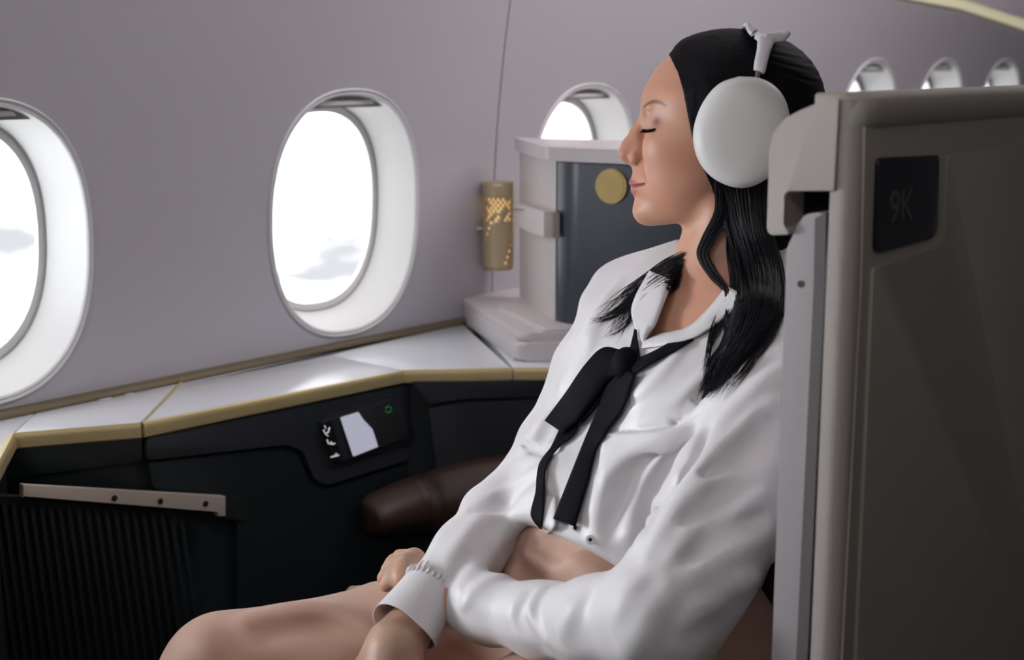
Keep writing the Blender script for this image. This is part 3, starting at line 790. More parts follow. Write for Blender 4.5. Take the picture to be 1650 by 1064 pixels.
# ---- torso frame
SF = P(1022, 500, 1.63); SN = P(1300, 612, 1.37)
TL = (SN-SF)/np.linalg.norm(SN-SF)
_bel = P(1000, 900, 1.50); _mid = (SF+SN)/2
TT = _mid-_bel; TT = TT-(TT@TL)*TL; TT /= np.linalg.norm(TT)
TF = np.cross(TL, TT); TF = TF if TF@RT < 0 else -TF
TAX = np.stack([TL, TF, TT])
def neck_sdf(p):
    d = chain(p, [(Q(1192, 300, 0), 74*HS), (Q(1179, 400, 0), 78*HS), (Q(1178, 470, 0), 80*HS), (Q(1190, 540, 0), 96*HS)])
    return d
def torso_sdf(p, g=0.0):
    d = cap(p, SF+TT*-0.01, SN-TT*0.01, 0.048+g, 0.052+g)
    d = smin(d, ell(p, P(1165, 610, 1.53), (0.150+g, 0.098+g, 0.155+g), TAX), 0.08)
    d = smin(d, ell(p, P(1075, 760, 1.51), (0.128+g, 0.092+g, 0.17+g), TAX), 0.07)
    d = smin(d, ell(p, P(985, 905, 1.50), (0.130+g, 0.098+g, 0.13+g), TAX), 0.07)
    return d
def bust(p, g=0.0):
    c = P(1120, 670, 1.51)
    d = np.minimum(ell(p, c+TF*0.062+TL*0.062, (0.062+g, 0.056+g, 0.066+g), TAX), ell(p, c+TF*0.062-TL*0.062, (0.062+g, 0.056+g, 0.066+g), TAX))
    return d
NEAR_ARM = [(P(1292, 618, 1.375), .056), (P(1240, 700, 1.335), .057), (P(1185, 806, 1.285), .056), (P(1110, 930, 1.235), .051), (P(1062, 998, 1.22), .050), (P(965, 1004, 1.27), .039), (P(875, 1000, 1.33), .0325), (P(790, 982, 1.385), .031), (P(740, 966, 1.415), .027)]
FAR_ARM = [(P(1022, 505, 1.63), .050), (P(960, 600, 1.60), .046), (P(893, 728, 1.56), .040), (P(846, 800, 1.53), .037), (P(806, 835, 1.50), .038), (P(752, 895, 1.455), .0335), (P(705, 940, 1.425), .027)]
HIPR = P(985, 1020, 1.57); KNEER = P(365, 1098, 1.50); HIPL = P(1120, 1120, 1.40); KNEEL = P(420, 1330, 1.27)
def legs_sdf(p, g=0.0):
    d = cap(p, HIPR, KNEER, 0.092+g, 0.066+g)
    d2 = cap(p, HIPL, KNEEL, 0.092+g, 0.066+g)
    d = smin(d, d2, 0.03)
    ar = P(395, 1560, 1.55); al = P(470, 1900, 1.33)
    d = smin(d, smin(cap(p, KNEER, ar, 0.062+g, 0.045+g), cap(p, KNEEL, al, 0.062+g, 0.045+g), 0.01), 0.02)
    return d
def pelvis_sdf(p, g=0.0):
    return ell(p, (HIPR+HIPL)/2+np.array([0, 0, 0.01]), (0.165+g, 0.115+g, 0.12+g), TAX)

# hands: palm, four fingers with bent joints, thumb
def finger(p, pts, r0, r1):
    n = len(pts); rs = np.linspace(r0, r1, n); return chain(p, [(a, r) for a, r in zip(pts, rs)], 0.003)
LW = P(728, 962, 1.425)                          # her left wrist, hand lying on the far thigh
LH = [(P(720, 958, 1.425), .024), (P(700, 940, 1.435), .023)]
def left_hand(p):
    d = cap(p, P(760, 975, 1.40), P(712, 950, 1.425), .027, .023)
    k = [P(668, 900, 1.475), P(655, 908, 1.458), P(648, 919, 1.444), P(648, 931, 1.432)]
    for i, kk in enumerate(k):
        d = smin(d, cap(p, P(712, 945+i*4, 1.43), kk, .0155, .0105), .010)
        t1 = P(kkx[i][0], kkx[i][1], kkx[i][2]); t2 = P(kkx2[i][0], kkx2[i][1], kkx2[i][2])
        d = smin(d, finger(p, [kk, t1, t2], .0098, .0075), .004)
    d = smin(d, finger(p, [P(715, 965, 1.41), P(690, 962, 1.40), P(668, 956, 1.402)], .0105, .008), .008)
    return d
kkx = [(645, 899, 1.490), (634, 907, 1.475), (629, 920, 1.462), (632, 934, 1.448)]
kkx2 = [(634, 910, 1.492), (624, 919, 1.478), (619, 932, 1.464), (623, 943, 1.450)]
def right_hand(p):
    d = chain(p, [(P(712, 932, 1.42), .019), (P(668, 1000, 1.39), .0225), (P(640, 1040, 1.378), .029)])
    K = [P(560, 1110, 1.375), P(573, 1124, 1.355), P(592, 1134, 1.338), P(614, 1140, 1.325)]
    T = [[P(520, 1150, 1.37), P(500, 1176, 1.365), P(490, 1194, 1.362)], [P(530, 1168, 1.345), P(508, 1198, 1.34), P(498, 1218, 1.337)], [P(552, 1180, 1.325), P(534, 1212, 1.32), P(524, 1230, 1.318)], [P(582, 1178, 1.312), P(568, 1202, 1.308), P(560, 1217, 1.306)]]
    for i in range(4):
        d = smin(d, cap(p, P(632, 1052, 1.372-i*0.008), K[i], .021, .0135), .014)
        d = smin(d, finger(p, [K[i]]+T[i], .0098-(.0012 if i == 3 else 0), .0068), .004)
    d = smin(d, finger(p, [P(648, 1048, 1.365), P(662, 1092, 1.335), P(648, 1124, 1.322), P(632, 1144, 1.316)], .0145, .0078), .010)
    return d
def body_sdf(p):
    q = toQ(p); hd = face_sdf(q)*HS
    d = smin(hd, neck_sdf(p), 0.016)
    t = torso_sdf(p, -0.004)
    # trapezius and collar bones
    t = smin(t, cap(p, Q(1200, 455, -20), SF+TT*0.012, 0.042, 0.034), 0.04)
    t = smin(t, cap(p, Q(1205, 455, 20), SN+TT*0.012, 0.042, 0.034), 0.04)
    d = smin(d, t, 0.03)
    nt_ = Q(1108, 492, 8)
    d = smin(d, cap(p, nt_+TL*0.012, nt_+TL*0.10+TT*0.02-TF*0.02, 0.008, 0.006), 0.012)
    d = smin(d, cap(p, nt_-TL*0.012, nt_-TL*0.10+TT*0.02-TF*0.02, 0.008, 0.006), 0.012)
    # neck tendons meeting at the notch
    d = smin(d, cap(p, Q(1160, 340, 70), nt_+TL*0.010, 0.006, 0.007), 0.022)
    d = smin(d, cap(p, Q(1160, 340, -70), nt_-TL*0.010, 0.006, 0.007), 0.022)
    a = np.minimum(chain(p, [(a, r*0.72) for a, r in NEAR_ARM]), chain(p, [(a, r*0.72) for a, r in FAR_ARM]))
    d = smin(d, a, 0.02)
    d = smin(d, np.minimum(left_hand(p), right_hand(p)), 0.006)
    d = smin(d, smin(legs_sdf(p, -0.01), pelvis_sdf(p, -0.012), 0.05), 0.05)
    return d
# ---------------------------------------------------------------- the passenger
person = thing('person', 'person with long black hair leaning back, eyes closed, in white blouse and peach trousers', 'person')
M['skin'] = mat('skin', (0.62, 0.36, 0.26), 0.48, sss=0.35)
def attr_mat(m):
    t = m.node_tree; b = t.nodes['Principled BSDF']; a = t.nodes.new('ShaderNodeVertexColor'); a.layer_name = 'Col'
    t.links.new(a.outputs['Color'], b.inputs['Base Color']); return m
attr_mat(M['skin'])
M['blouse'] = mat('white_blouse_silk', (0.66, 0.635, 0.64), 0.45, sheen=0.15, bump=0.22, bscale=42)
M['pants'] = mat('peach_trousers', (0.47, 0.28, 0.205), 0.6, sheen=0.2, bump=0.08, bscale=1200)
M['hair'] = mat('black_hair', (0.004, 0.0035, 0.005), 0.6, spec=0.10)
M['strand'] = mat('black_hair_strands', (0.005, 0.0045, 0.007), 0.42, spec=0.22)
M['ribbon'] = mat('black_ribbon', (0.0025, 0.0025, 0.0055), 0.75, spec=0.12, bump=0.05, bscale=1500)

def skin_colors(V):
    q = toQ(V.astype(f32)); qa = np.stack([q[:, 0], q[:, 1], np.abs(q[:, 2])], 1)
    c = np.tile(np.array([0.56, 0.29, 0.195, 1.0]), (len(V), 1))
    def mix(w, col):
        w = np.clip(w, 0, 1)[:, None]; c[:, :3] = c[:, :3]*(1-w)+np.array(col)*w
    hd = (q[:, 1] < 400) & (q[:, 0] < 1140)
    bl = np.exp(-(((qa-np.array([1075, 250, 75]))/np.array([38, 34, 40]))**2).sum(1)); mix(bl*0.35*hd, (0.50, 0.19, 0.125))
    ns = np.exp(-(((qa-np.array([1000, 246, 0]))/np.array([16, 16, 18]))**2).sum(1)); mix(ns*0.35, (0.55, 0.22, 0.15))
    up = chain(qa, [((1021, 296.5, 0), 5.6), ((1020, 295.5, 6), 6.4), ((1025, 297, 20), 5.2), ((1040, 297, 37), 2.6)])
    lo_ = chain(qa, [((1023.5, 309, 0), 7.4), ((1027, 308, 16), 6.6), ((1041, 299.5, 36), 2.6)])
    lip = np.minimum(up, lo_); mix((1-sm(0.6, 2.6, lip))*0.9*hd, (0.30, 0.065, 0.085))
    def onq(px): return [tuple(v) for v in toQ(project(body_sdf, px).astype(f32))*np.array([1, 1, 1.0])]
    bp_ = onq(spline([(1037, 173), (1044, 167), (1055, 163.5), (1066, 166), (1073, 171)], 12)); br = chain(qa, [(p, r) for p, r in zip(bp_, np.interp(np.arange(12), [0, 4, 11], [2.6, 2.4, 0.6]))]); mix((1-sm(-0.3, 2.4, br))*0.72*hd, (0.075, 0.036, 0.026))
    lc = np.array(onq([(1058, 196)])[0]); mix(np.exp(-(((qa-lc)/np.array([10, 8.5, 12]))**2).sum(1))*0.8*hd, (0.14, 0.05, 0.062))
    lc = np.array(onq([(1046, 188)])[0]); mix(np.exp(-(((qa-lc)/np.array([7, 10, 12]))**2).sum(1))*0.55*hd, (0.52, 0.36, 0.35))
    kn = (q[:, 1] > 560)*0.0
    return c
parts = []
def bb(pts, m): 
    p = np.array(pts); return p.min(0)-m, p.max(0)+m
lo, hi = bb([Q(985, 50, -125), Q(1320, 50, 125), Q(985, 400, 125), Q(1320, 400, -125), Q(985, 50, 125), Q(1320, 400, 125), Q(985, 400, -125), Q(1320, 50, -125), Q(1000, 566, 165), Q(1200, 566, -165)], 0.006)
def fine_zone(p, m):
    q = toQ(p); return np.maximum(np.maximum(q[:, 1]-566-m, np.maximum(1000-m-q[:, 0]-np.maximum(400-q[:, 1], 0), q[:, 0]-1190-m-np.maximum(500-q[:, 1], 0)*0.8)), np.abs(q[:, 2])-165-m)*HS
def body_head(p): return np.maximum(body_sdf(p), fine_zone(p, 0))
def body_rest(p): return np.maximum(body_sdf(p), -fine_zone(p, -4))
V1, Q1 = grid_mesh(body_head, lo, hi, 0.00145)
allp = [SF, SN, KNEER, KNEEL, HIPL, HIPR, P(395, 1560, 1.55), P(470, 1900, 1.33), P(1300, 400, 1.4), P(1300, 400, 1.6)]
lo2, hi2 = bb(allp, 0.13)
V2, Q2 = grid_mesh(body_rest, lo2, hi2, 0.0042)
V2 = relax(V2, Q2, 1, 0.4)
# the hands again at a fine resolution replace the coarse ones
def cutbox(V, Qs, lo, hi):
    c = V[Qs].mean(1); ins = ((c > lo) & (c < hi)).all(1); return Qs[~ins]
hl = bb([P(600, 890, 1.40), P(712, 968, 1.52), P(620, 960, 1.44)], 0.008)
hr = bb([P(480, 1000, 1.30), P(660, 1225, 1.40), P(690, 1030, 1.36)], 0.008)
hands = []
Q2k = Q2
for lo3, hi3, fn in ((hl[0], hl[1], left_hand), (hr[0], hr[1], right_hand)):
    Vh, Qh = grid_mesh(lambda p: np.maximum(body_sdf(p), fn(p)-0.012), lo3-0.004, hi3+0.004, 0.0016)
    Vh = relax(Vh, Qh, 1, 0.3); hands.append((Vh, Qh))
Vs = [V1, V2]; Qs = [Q1, Q2k]
for a, b in hands: Vs.append(a); Qs.append(b)
off = 0; QQ = []
for a, b in zip(Vs, Qs): QQ.append(b+off); off += len(a)
VB = np.concatenate(Vs); QB = np.concatenate(QQ)
body = link_np('body', VB, QB, M['skin'], person, skin_colors(VB))
body['label'] = 'skin of face, neck and hands'

# ---- trousers
def pants0(p):
    d = smin(legs_sdf(p, 0.004), pelvis_sdf(p, 0.0), 0.06)
    d = smin(d, ell(p, P(975, 925, 1.495), (0.137, 0.108, 0.115), TAX), 0.06)
    return d
wp = P(1000, 830, 1.5)
def ridges(f, d, p, lst, sgn=1):
    for R_ in lst:
        pts, r, k, sink = R_
        c = chain(p, [(a, rr) for a, rr in zip(pts, r)])
        d = smin(d, c, k) if sgn > 0 else smax(d, -c, k)
    return d
def fold_paths(f, specs):
    """specs: (pixel path, radius, sink, blend); the paths are laid on the surface f"""
    o = []
    for px, r, sink, k in specs:
        sp = spline(px, max(8, len(px)*4)); pt = project(f, sp); n = normal_of(f, pt); m_ = len(sp)
        for _i in range(5):
            pt[1:-1] = (pt[:-2]+2*pt[1:-1]+pt[2:])/4; n[1:-1] = (n[:-2]+2*n[1:-1]+n[2:])/4
        n /= np.linalg.norm(n, axis=1)[:, None]
        rr = r*(0.45+0.55*np.sin(np.linspace(0.12, math.pi-0.12, m_))); o.append((pt-n*sink, rr, k, sink))
    return o
pf_up = fold_paths(pants0, [
    ([(400, 1000), (480, 985), (540, 992), (600, 1030)], .012, .006, .022),
    ([(470, 962), (560, 948), (640, 965), (690, 990)], .012, .007, .022),
    ([(880, 880), (840, 905), (815, 940)], .010, .005, .02),
    ([(905, 885), (935, 905), (975, 945)], .010, .006, .02),
    ([(300, 1020), (330, 1040), (345, 1064)], .012, .007, .02)])
pf_dn = fold_paths(pants0, [
    ([(440, 1018), (520, 1008), (585, 1040)], .006, -.003, .026),
    ([(860, 880), (895, 895), (910, 890)], .006, -.002, .014),
    ([(930, 880), (900, 872), (885, 868)], .006, -.002, .014),
    ([(830, 890), (850, 935), (900, 948)], .007, -.003, .02)])
def pants_sdf(p):
    d = ridges(None, pants0(p), p, pf_up, 1); d = ridges(None, d, p, pf_dn, -1)
    d = d+0.0011*np.sin(p[:, 0]*70+3*np.sin(p[:, 2]*40))*np.sin(p[:, 2]*55+p[:, 1]*30)
    return np.maximum(d, (p-wp)@TT.astype(f32))
V, Qd = grid_mesh(pants_sdf, lo2, np.array([hi2[0], hi2[1], wp[2]+0.15]), 0.0034)
link_np('trousers', relax(V, Qd, 1, 0.4), Qd, M['pants'], person)

# ---- blouse: torso and both sleeves
h1, h2, h3 = P(880, 850, 1.40), P(1010, 922, 1.36), P(840, 858, 1.58)
HN = np.cross(h2-h1, h3-h1); HN /= np.linalg.norm(HN); HN = HN if HN[2] < 0 else -HN
def blouse0(p):
    t = torso_sdf(p, 0.009)
    t = smin(t, bust(p, 0.004), 0.05)
    t = smin(t, cap(p, Q(1205, 462, -22), SF+TT*0.014, 0.046, 0.040), 0.04)
    t = smin(t, cap(p, Q(1210, 462, 22), SN+TT*0.014, 0.046, 0.040), 0.04)
    c = P(1010, 850, 1.50)
    t = smin(t, ell(p, c, (0.140, 0.118, 0.09), TAX), 0.06)           # loose cloth hanging over the waist
    t = smax(t, (p-h1.astype(f32))@HN.astype(f32), 0.006)
    s = smin(chain(p, NEAR_ARM, 0.02), t, 0.012)
    return smin(chain(p, FAR_ARM, 0.02), s, 0.012)
NECKPX = [(1098, 395), (1078, 470), (1057, 525), (1036, 551), (1060, 545), (1108, 533), (1142, 503), (1175, 470), (1200, 440), (1260, 330), (1090, 330)]
def poly_sd(px, poly):
    """signed distance in pixels of projected points to a polygon (negative inside)"""
    x, y = px[:, 0], px[:, 1]; n = len(poly); d = np.full(len(x), 1e9); ins = np.zeros(len(x), bool)
    for i in range(n):
        ax, ay = poly[i]; bx_, by_ = poly[(i+1) % n]; ex, ey = bx_-ax, by_-ay
        t = np.clip(((x-ax)*ex+(y-ay)*ey)/(ex*ex+ey*ey+1e-9), 0, 1); d = np.minimum(d, np.hypot(x-ax-t*ex, y-ay-t*ey))
        c = ((ay > y) != (by_ > y)) & (x < (bx_-ax)*(y-ay)/(by_-ay+1e-12)+ax); ins ^= c
    return np.where(ins, -d, d)
def pjs(p):
    v = p-CAM.astype(f32); d = v@FW.astype(f32); return np.stack([825+FPX*(v@RT.astype(f32))/d, 532-FPX*(v@UP.astype(f32))/d, d], 1)
bl_up = fold_paths(blouse0, [
    # near sleeve
    ([(1262, 590), (1215, 632), (1165, 680), (1146, 742), (1108, 790), (1074, 854), (1046, 898)], .011, .004, .014),
    ([(1248, 650), (1205, 695), (1150, 752), (1110, 800)], .011, .005, .014),
    ([(1205, 752), (1150, 778), (1100, 815), (1066, 868)], .010, .004, .012),
    ([(1225, 800), (1165, 826), (1110, 868), (1070, 915)], .010, .0045, .013),
    ([(1235, 860), (1170, 895), (1120, 930), (1085, 958)], .010, .005, .014),
    ([(1215, 930), (1150, 960), (1105, 1000)], .010, .005, .014),
    ([(1040, 930), (1012, 962), (994, 1010)], .009, .0055, .014),
    ([(1072, 945), (1046, 1000), (1010, 1045)], .009, .0055, .016),
    ([(962, 943), (928, 972), (908, 1018)], .008, .005, .013),
    ([(870, 953), (852, 988), (880, 1032)], .007, .003, .009),
    ([(812, 928), (770, 945), (748, 975)], .006, .003, .009),
    # far sleeve
    ([(985, 470), (950, 540), (920, 620)], .010, .006, .018),
    ([(930, 600), (880, 680), (850, 740)], .010, .006, .018),
    ([(900, 740), (850, 780), (800, 800)], .010, .005, .016),
    ([(880, 790), (830, 840), (790, 870)], .008, .004, .014),
    ([(760, 850), (735, 890), (715, 930)], .008, .004, .014),
    ([(800, 880), (770, 915), (740, 945)], .008, .004, .014),
    ([(865, 690), (850, 716), (835, 728)], .008, .003, .010),
    ([(905, 700), (868, 735), (838, 750)], .008, .004, .012),
    ([(812, 800), (785, 835), (768, 850)], .008, .004, .012),
    ([(845, 800), (825, 850), (800, 880)], .007, .003, .011),
    ([(1000, 455), (965, 515), (940, 580)], .007, .003, .012),
    ([(1015, 560), (975, 570), (940, 600)], .006, .003, .010),
    # front
    ([(1100, 560), (1060, 610), (1010, 650)], .006, .003, .010),
    ([(1085, 552), (1040, 590), (1010, 620)], .005, .0025, .009),
    ([(1140, 600), (1090, 650), (1040, 676)], .006, .003, .010),
    ([(1245, 568), (1190, 610), (1133, 660), (1085, 708), (1050, 748), (1024, 800), (1014, 850)], .012, .005, .016),
    ([(1060, 712), (1000, 745), (972, 800), (965, 860)], .010, .005, .018),
    ([(1095, 770), (1060, 810), (1035, 870)], .008, .004, .014)])
bl_dn = fold_paths(blouse0, [
    ([(1140, 690), (1124, 745), (1104, 780)], .006, .000, .012),
    ([(1225, 690), (1180, 735), (1140, 768)], .007, -.003, .012),
    ([(1215, 780), (1160, 800), (1105, 842)], .006, -.003, .010),
    ([(1225, 835), (1165, 862), (1110, 900)], .006, -.003, .010),
    ([(845, 715), (870, 730), (905, 728)], .004, -.001, .007),
    ([(760, 822), (790, 826), (815, 815)], .004, -.001, .007),
    ([(1190, 590), (1130, 640), (1090, 680)], .005, -.002, .010),
    ([(1100, 720), (1070, 755), (1042, 810), (1030, 860)], .009, -.004, .016),
    ([(1235, 680), (1190, 770), (1140, 860)], .008, -.005, .018),
    ([(850, 960), (835, 1000), (870, 1040)], .006, -.003, .012),
    ([(940, 560), (905, 640), (870, 720)], .007, -.004, .016),
    ([(870, 770), (820, 800), (785, 815)], .007, -.004, .014),
    ([(1070, 720), (1015, 770), (985, 850)], .008, -.004, .018)])
# gathered yoke seam across the chest
yoke = [(968, 697), (1000, 696), (1040, 694), (1080, 690), (1110, 680), (1135, 660)]
ysp = spline(yoke, 20); ypt = project(blouse0, ysp); yn = normal_of(blouse0, ypt)
gath = []
for i in range(14):
    x = 1035+i*6.5; y0 = 688-0.0022*(x-1040)**2*0-(x-1035)*0.18
    g = project(blouse0, [(x+4, y0-30), (x, y0-5)]); gn = normal_of(blouse0, g); gath.append((g+gn*0.0002, [0.0004, 0.0036+0.0008*math.sin(i*2.3)], 0.003, 0))
def blouse_sdf(p):
    d = ridges(None, blouse0(p), p, bl_up, 1); d = ridges(None, d, p, bl_dn, -1)
    d = d+0.0009*np.sin(p[:, 0]*90+4*np.sin(p[:, 2]*35))*np.sin((p[:, 2]+p[:, 1])*60+2)
    for g in gath: d = smin(d, cap(p, g[0][0], g[0][1], g[1][0], g[1][1]), 0.003)
    pp = pjs(p); bel_ = pp[:, 1]-np.interp(pp[:, 0], [q[0] for q in yoke], [q[1] for q in yoke])
    wv = sm(0, 2.5, bel_)*(1-sm(10, 110, bel_))*sm(962, 972, pp[:, 0])*(1-sm(1075, 1150, pp[:, 0])); d = d-0.006*wv
    w = poly_sd(pp, NECKPX)*HS; far = np.maximum(w, pp[:, 2]-1.62)
    d = smax(d, -far, 0.004)
    return d
lo4, hi4 = bb([SF, SN, P(700, 960, 1.42), P(1062, 1010, 1.2), P(1110, 930, 1.235), P(1010, 850, 1.5), P(1200, 430, 1.5)], 0.10)
V, Qd = grid_mesh(blouse_sdf, lo4, hi4, 0.0020)
VBl = relax(V, Qd, 1, 0.35); QBl = Qd
blouse = link_np('blouse', VBl, QBl, M['blouse'], person)
# ---------------------------------------------------------------- hair
def hairline(y): return np.interp(y, [40, 75, 92, 120, 150, 190, 222, 260, 300], [1040, 1062, 1078, 1093, 1103, 1111, 1118, 1131, 1150])
_tp = project(blouse0, [(1222, 505), (1200, 555), (1166, 600), (1133, 643)]); _tn = normal_of(blouse0, _tp)
def hair_sdf(p):
    q = toQ(p); x, y, c = q[:, 0], q[:, 1], q[:, 2]
    e = x-hairline(y)
    g = np.minimum(ell(q, (1173, 168, 0), (139, 109, 113)), face_sdf(q))
    th = 2.5+9.5*sm(0, 45, e)+4*sm(1200, 1300, x)
    a = np.arctan2(y-60, x-1120+0.4*np.abs(c))
    th = th+0.35*np.sin(a*95+0.05*c)+0.3*np.sin(a*171+1.3+0.03*x)
    d = g-th
    m = chain(q, [((1225, 220, 0), 78), ((1243, 300, 0), 72), ((1250, 400, 0), 64), ((1256, 500, 0), 54)])
    s_ = chain(q, [((1190, 215, 70), 42), ((1200, 290, 66), 36), ((1226, 370, 62), 40), ((1238, 440, 66), 44), ((1240, 500, 80), 40)])
    s2 = chain(q, [((1190, 215, -70), 42), ((1200, 290, -70), 36), ((1190, 380, -78), 30), ((1180, 440, -90), 22)])
    m = smin(smin(m, s_, 20), s2, 20)
    m = m-1.6*np.sin(np.arctan2(c-10, x-1300)*60+y*0.035+1.5*np.sin(y*0.03))
    d = smin(d, m, 12)
    d = smax(d, -e, 3); d = smax(d, 0.0*x+(y-560), 10)
    d = d*HS
    lk = chain(p, [(_tp[0]+_tn[0]*0.004, 0.022), (_tp[1]+_tn[1]*0.002, 0.0165), (_tp[2]+_tn[2]*0.001, 0.0085), (_tp[3], 0.002)])
    return smin(d, lk, 0.015)
loh, hih = bb([Q(1030, 40, -135), Q(1340, 40, 135), Q(1130, 570, 140), Q(1330, 570, -130), Q(1030, 40, 135), Q(1340, 570, 140), _tp[3]], 0.02)
VH, QH = grid_mesh(hair_sdf, loh, hih, 0.0019)
hair = link_np('hair', VH, QH, M['hair'], person)

# ray casting on what is already dressed, so that hair, collar and ribbon lie on the cloth
_allV = np.concatenate([VB, VBl, VH]); _allF = [tuple(f) for f in QB]+[tuple(f) for f in (QBl+len(VB))]+[tuple(f) for f in (QH+len(VB)+len(VBl))]
BV = BVHTree.FromPolygons([tuple(v) for v in _allV], _allF)
BVC = BVHTree.FromPolygons([tuple(v) for v in np.concatenate([VB, VBl])], [tuple(f) for f in QB]+[tuple(f) for f in (QBl+len(VB))])
def hit(px, py, bv=None, far=1.62):
    r = ray(px, py); L = np.linalg.norm(r); h = (bv or BVC).ray_cast(Vector(CAM), Vector(r/L), 3.0)
    if h[0] is None: return far
    return min(far, h[3]/L)
HV, HF = [], []
def strand(path, r0, n=4):
    m_ = len(path); s = np.linspace(0, 1, m_); rr = r0*np.minimum(1, 0.35+3*s)*np.clip(1.08-s**3, 0.12, 1)
    V, F = tube_geo(path, rr, n, cap=False); b = len(HV); HV.extend(V); HF.extend([tuple(i+b for i in f) for f in F])
def tress(Lp, Rp, N, r0=0.0007, wav=2.0, lift=(0.001, 0.008), far=1.62, n=22, bv=None, spread=0.0, short=0.25, pw=1.0):
    Ls = spline(Lp, n); Rs = spline(Rp, n)
    for _ in range(N):
        u = RNG.random()**pw; s = np.linspace(0, 1, n); ph = RNG.random()*6.3; fr = 1.0+RNG.random()*1.5
        uu = np.clip(u+0.10*np.sin(s*fr*6+ph)*s, -0.05, 1.05)[:, None]
        pxy = Ls*(1-uu)+Rs*uu
        pxy = pxy+wav*np.stack([np.sin(s*7+ph), np.cos(s*6+ph*1.7)], 1)*s[:, None]+spread*(RNG.random(2)-0.5)*s[:, None]**2
        k = max(6, int(n*(1-short*RNG.random()))); pxy = pxy[:k]
        lf_ = lift[0]+(lift[1]-lift[0])*RNG.random()
        d = np.array([hit(x, y, bv, far) for x, y in pxy]); 
        for _i in range(3): d = np.minimum(d, np.convolve(np.pad(d, 2, mode='edge'), np.ones(5)/5, 'valid'))
        strand(np.array([P(x, y, dd-lf_) for (x, y), dd in zip(pxy, d)]), r0*(0.7+0.6*RNG.random()))
# long tress over the near shoulder
tress([(1150, 285), (1165, 350), (1182, 410), (1188, 460), (1176, 520), (1150, 585), (1122, 648)], [(1240, 285), (1245, 370), (1262, 440), (1262, 500), (1235, 545), (1190, 590), (1136, 650)], 330, 0.0008, 3, (0.001, 0.006), bv=BV, short=0.2)
tress([(1185, 480), (1165, 545), (1140, 600), (1124, 646)], [(1265, 505), (1225, 552), (1180, 600), (1140, 646)], 150, 0.0007, 2, (0.001, 0.005), bv=BV, spread=14)
# S-shaped lock beside the neck
tress([(1150, 292), (1152, 340), (1133, 382), (1124, 412), (1142, 446), (1166, 470), (1160, 496), (1136, 528)], [(1180, 292), (1174, 350), (1152, 388), (1142, 412), (1156, 438), (1174, 464), (1170, 494), (1140, 524)], 70, 0.0008, 1.0, (0.004, 0.010), n=30, short=0.3)
tress([(1172, 330), (1170, 400), (1176, 470), (1150, 520), (1136, 580), (1130, 630)], [(1190, 330), (1184, 400), (1186, 470), (1164, 525), (1142, 575), (1128, 640)], 22, 0.0006, 2, (0.003, 0.007), n=24, short=0.4)
# loose wavy locks in front of the tress
tress([(1186, 440), (1160, 500), (1168, 540), (1136, 590), (1132, 640)], [(1196, 440), (1172, 500), (1180, 545), (1150, 590), (1138, 646)], 26, 0.0007, 3, (0.003, 0.007), bv=BV, n=28, short=0.2)
tress([(1176, 470), (1142, 530), (1138, 570), (1124, 600)], [(1184, 470), (1152, 532), (1146, 575), (1130, 606)], 12, 0.0005, 3, (0.002, 0.004), n=24, short=0.3)
tress([(1240, 480), (1215, 540), (1190, 580), (1150, 640)], [(1262, 510), (1245, 545), (1205, 600), (1160, 650)], 40, 0.0006, 3, (0.002, 0.005), bv=BV, n=24, short=0.3, spread=16)
# strands over the far shoulder
tress([(1100, 408), (1040, 452), (990, 500), (943, 519)], [(1098, 418), (1046, 462), (1000, 508), (950, 524)], 16, 0.0006, 3, (0.002, 0.004), far=1.60, n=26, short=0.1)
tress([(1098, 425), (1036, 474), (1004, 520), (960, 545)], [(1096, 435), (1042, 482), (1012, 526), (975, 552)], 10, 0.0005, 3, (0.002, 0.004), far=1.60, n=26, short=0.15)
tress([(1100, 404), (1062, 424), (1008, 462), (946, 517)], [(1094, 446), (1052, 468), (1026, 498), (995, 552)], 55, 0.0006, 2.5, (0.002, 0.006), spread=16, short=0.45, far=1.60)
tress([(1098, 410), (1050, 445), (1000, 478), (944, 518)], [(1096, 440), (1050, 478), (1010, 510), (985, 560)], 26, 0.0006, 4, (0.002, 0.005), spread=14, short=0.12, far=1.60)
tress([(1104, 406), (1078, 420), (1052, 436)], [(1094, 462), (1082, 470), (1062, 456)], 60, 0.0008, 1.5, (0.002, 0.006), short=0.3, far=1.60)
tress([(1090, 425), (1030, 470), (1012, 510), (1000, 545)], [(1090, 432), (1034, 476), (1016, 512), (994, 553)], 8, 0.0006, 2, (0.002, 0.004), far=1.60)
st = link('hair_strands', HV, HF, M['strand'], hair)
# lashes of the closed eye
LV, LF = [], []
for i in range(26):
    t = i/25; a = np.array([1039+19*t, 208.6+1.6*math.sin(t*3.1)-1.6*t, 0]); 
    d0 = hit(*pj(Q(a[0], a[1], 60))[:2])
    p0 = P(*pj(Q(a[0], a[1], 60))[:2], d0-0.0004); dv = -HX*(0.0052-0.004*t)*0.8+HY*0.0030+HC_*0.0030
    V, F = tube_geo([p0, p0+dv*0.5+HY*0.0006, p0+dv], [0.00042, 0.00032, 0.0001], 5); b = len(LV); LV += V; LF += [tuple(k+b for k in f) for f in F]
lash_c = [pj(Q(1037.5+21*t, 208.2+1.7*math.sin(t*3.1)-1.8*t, 60))[:2] for t in np.linspace(0, 1, 14)]
V, F = tube_geo([P(x, y, hit(x, y)-0.0002) for x, y in lash_c], 0.0006*np.sin(np.linspace(0.4, 2.8, 14)), 6); b = len(LV); LV += V; LF += [tuple(k+b for k in f) for f in F]
link('eyelashes', LV, LF, M['hair'], body)

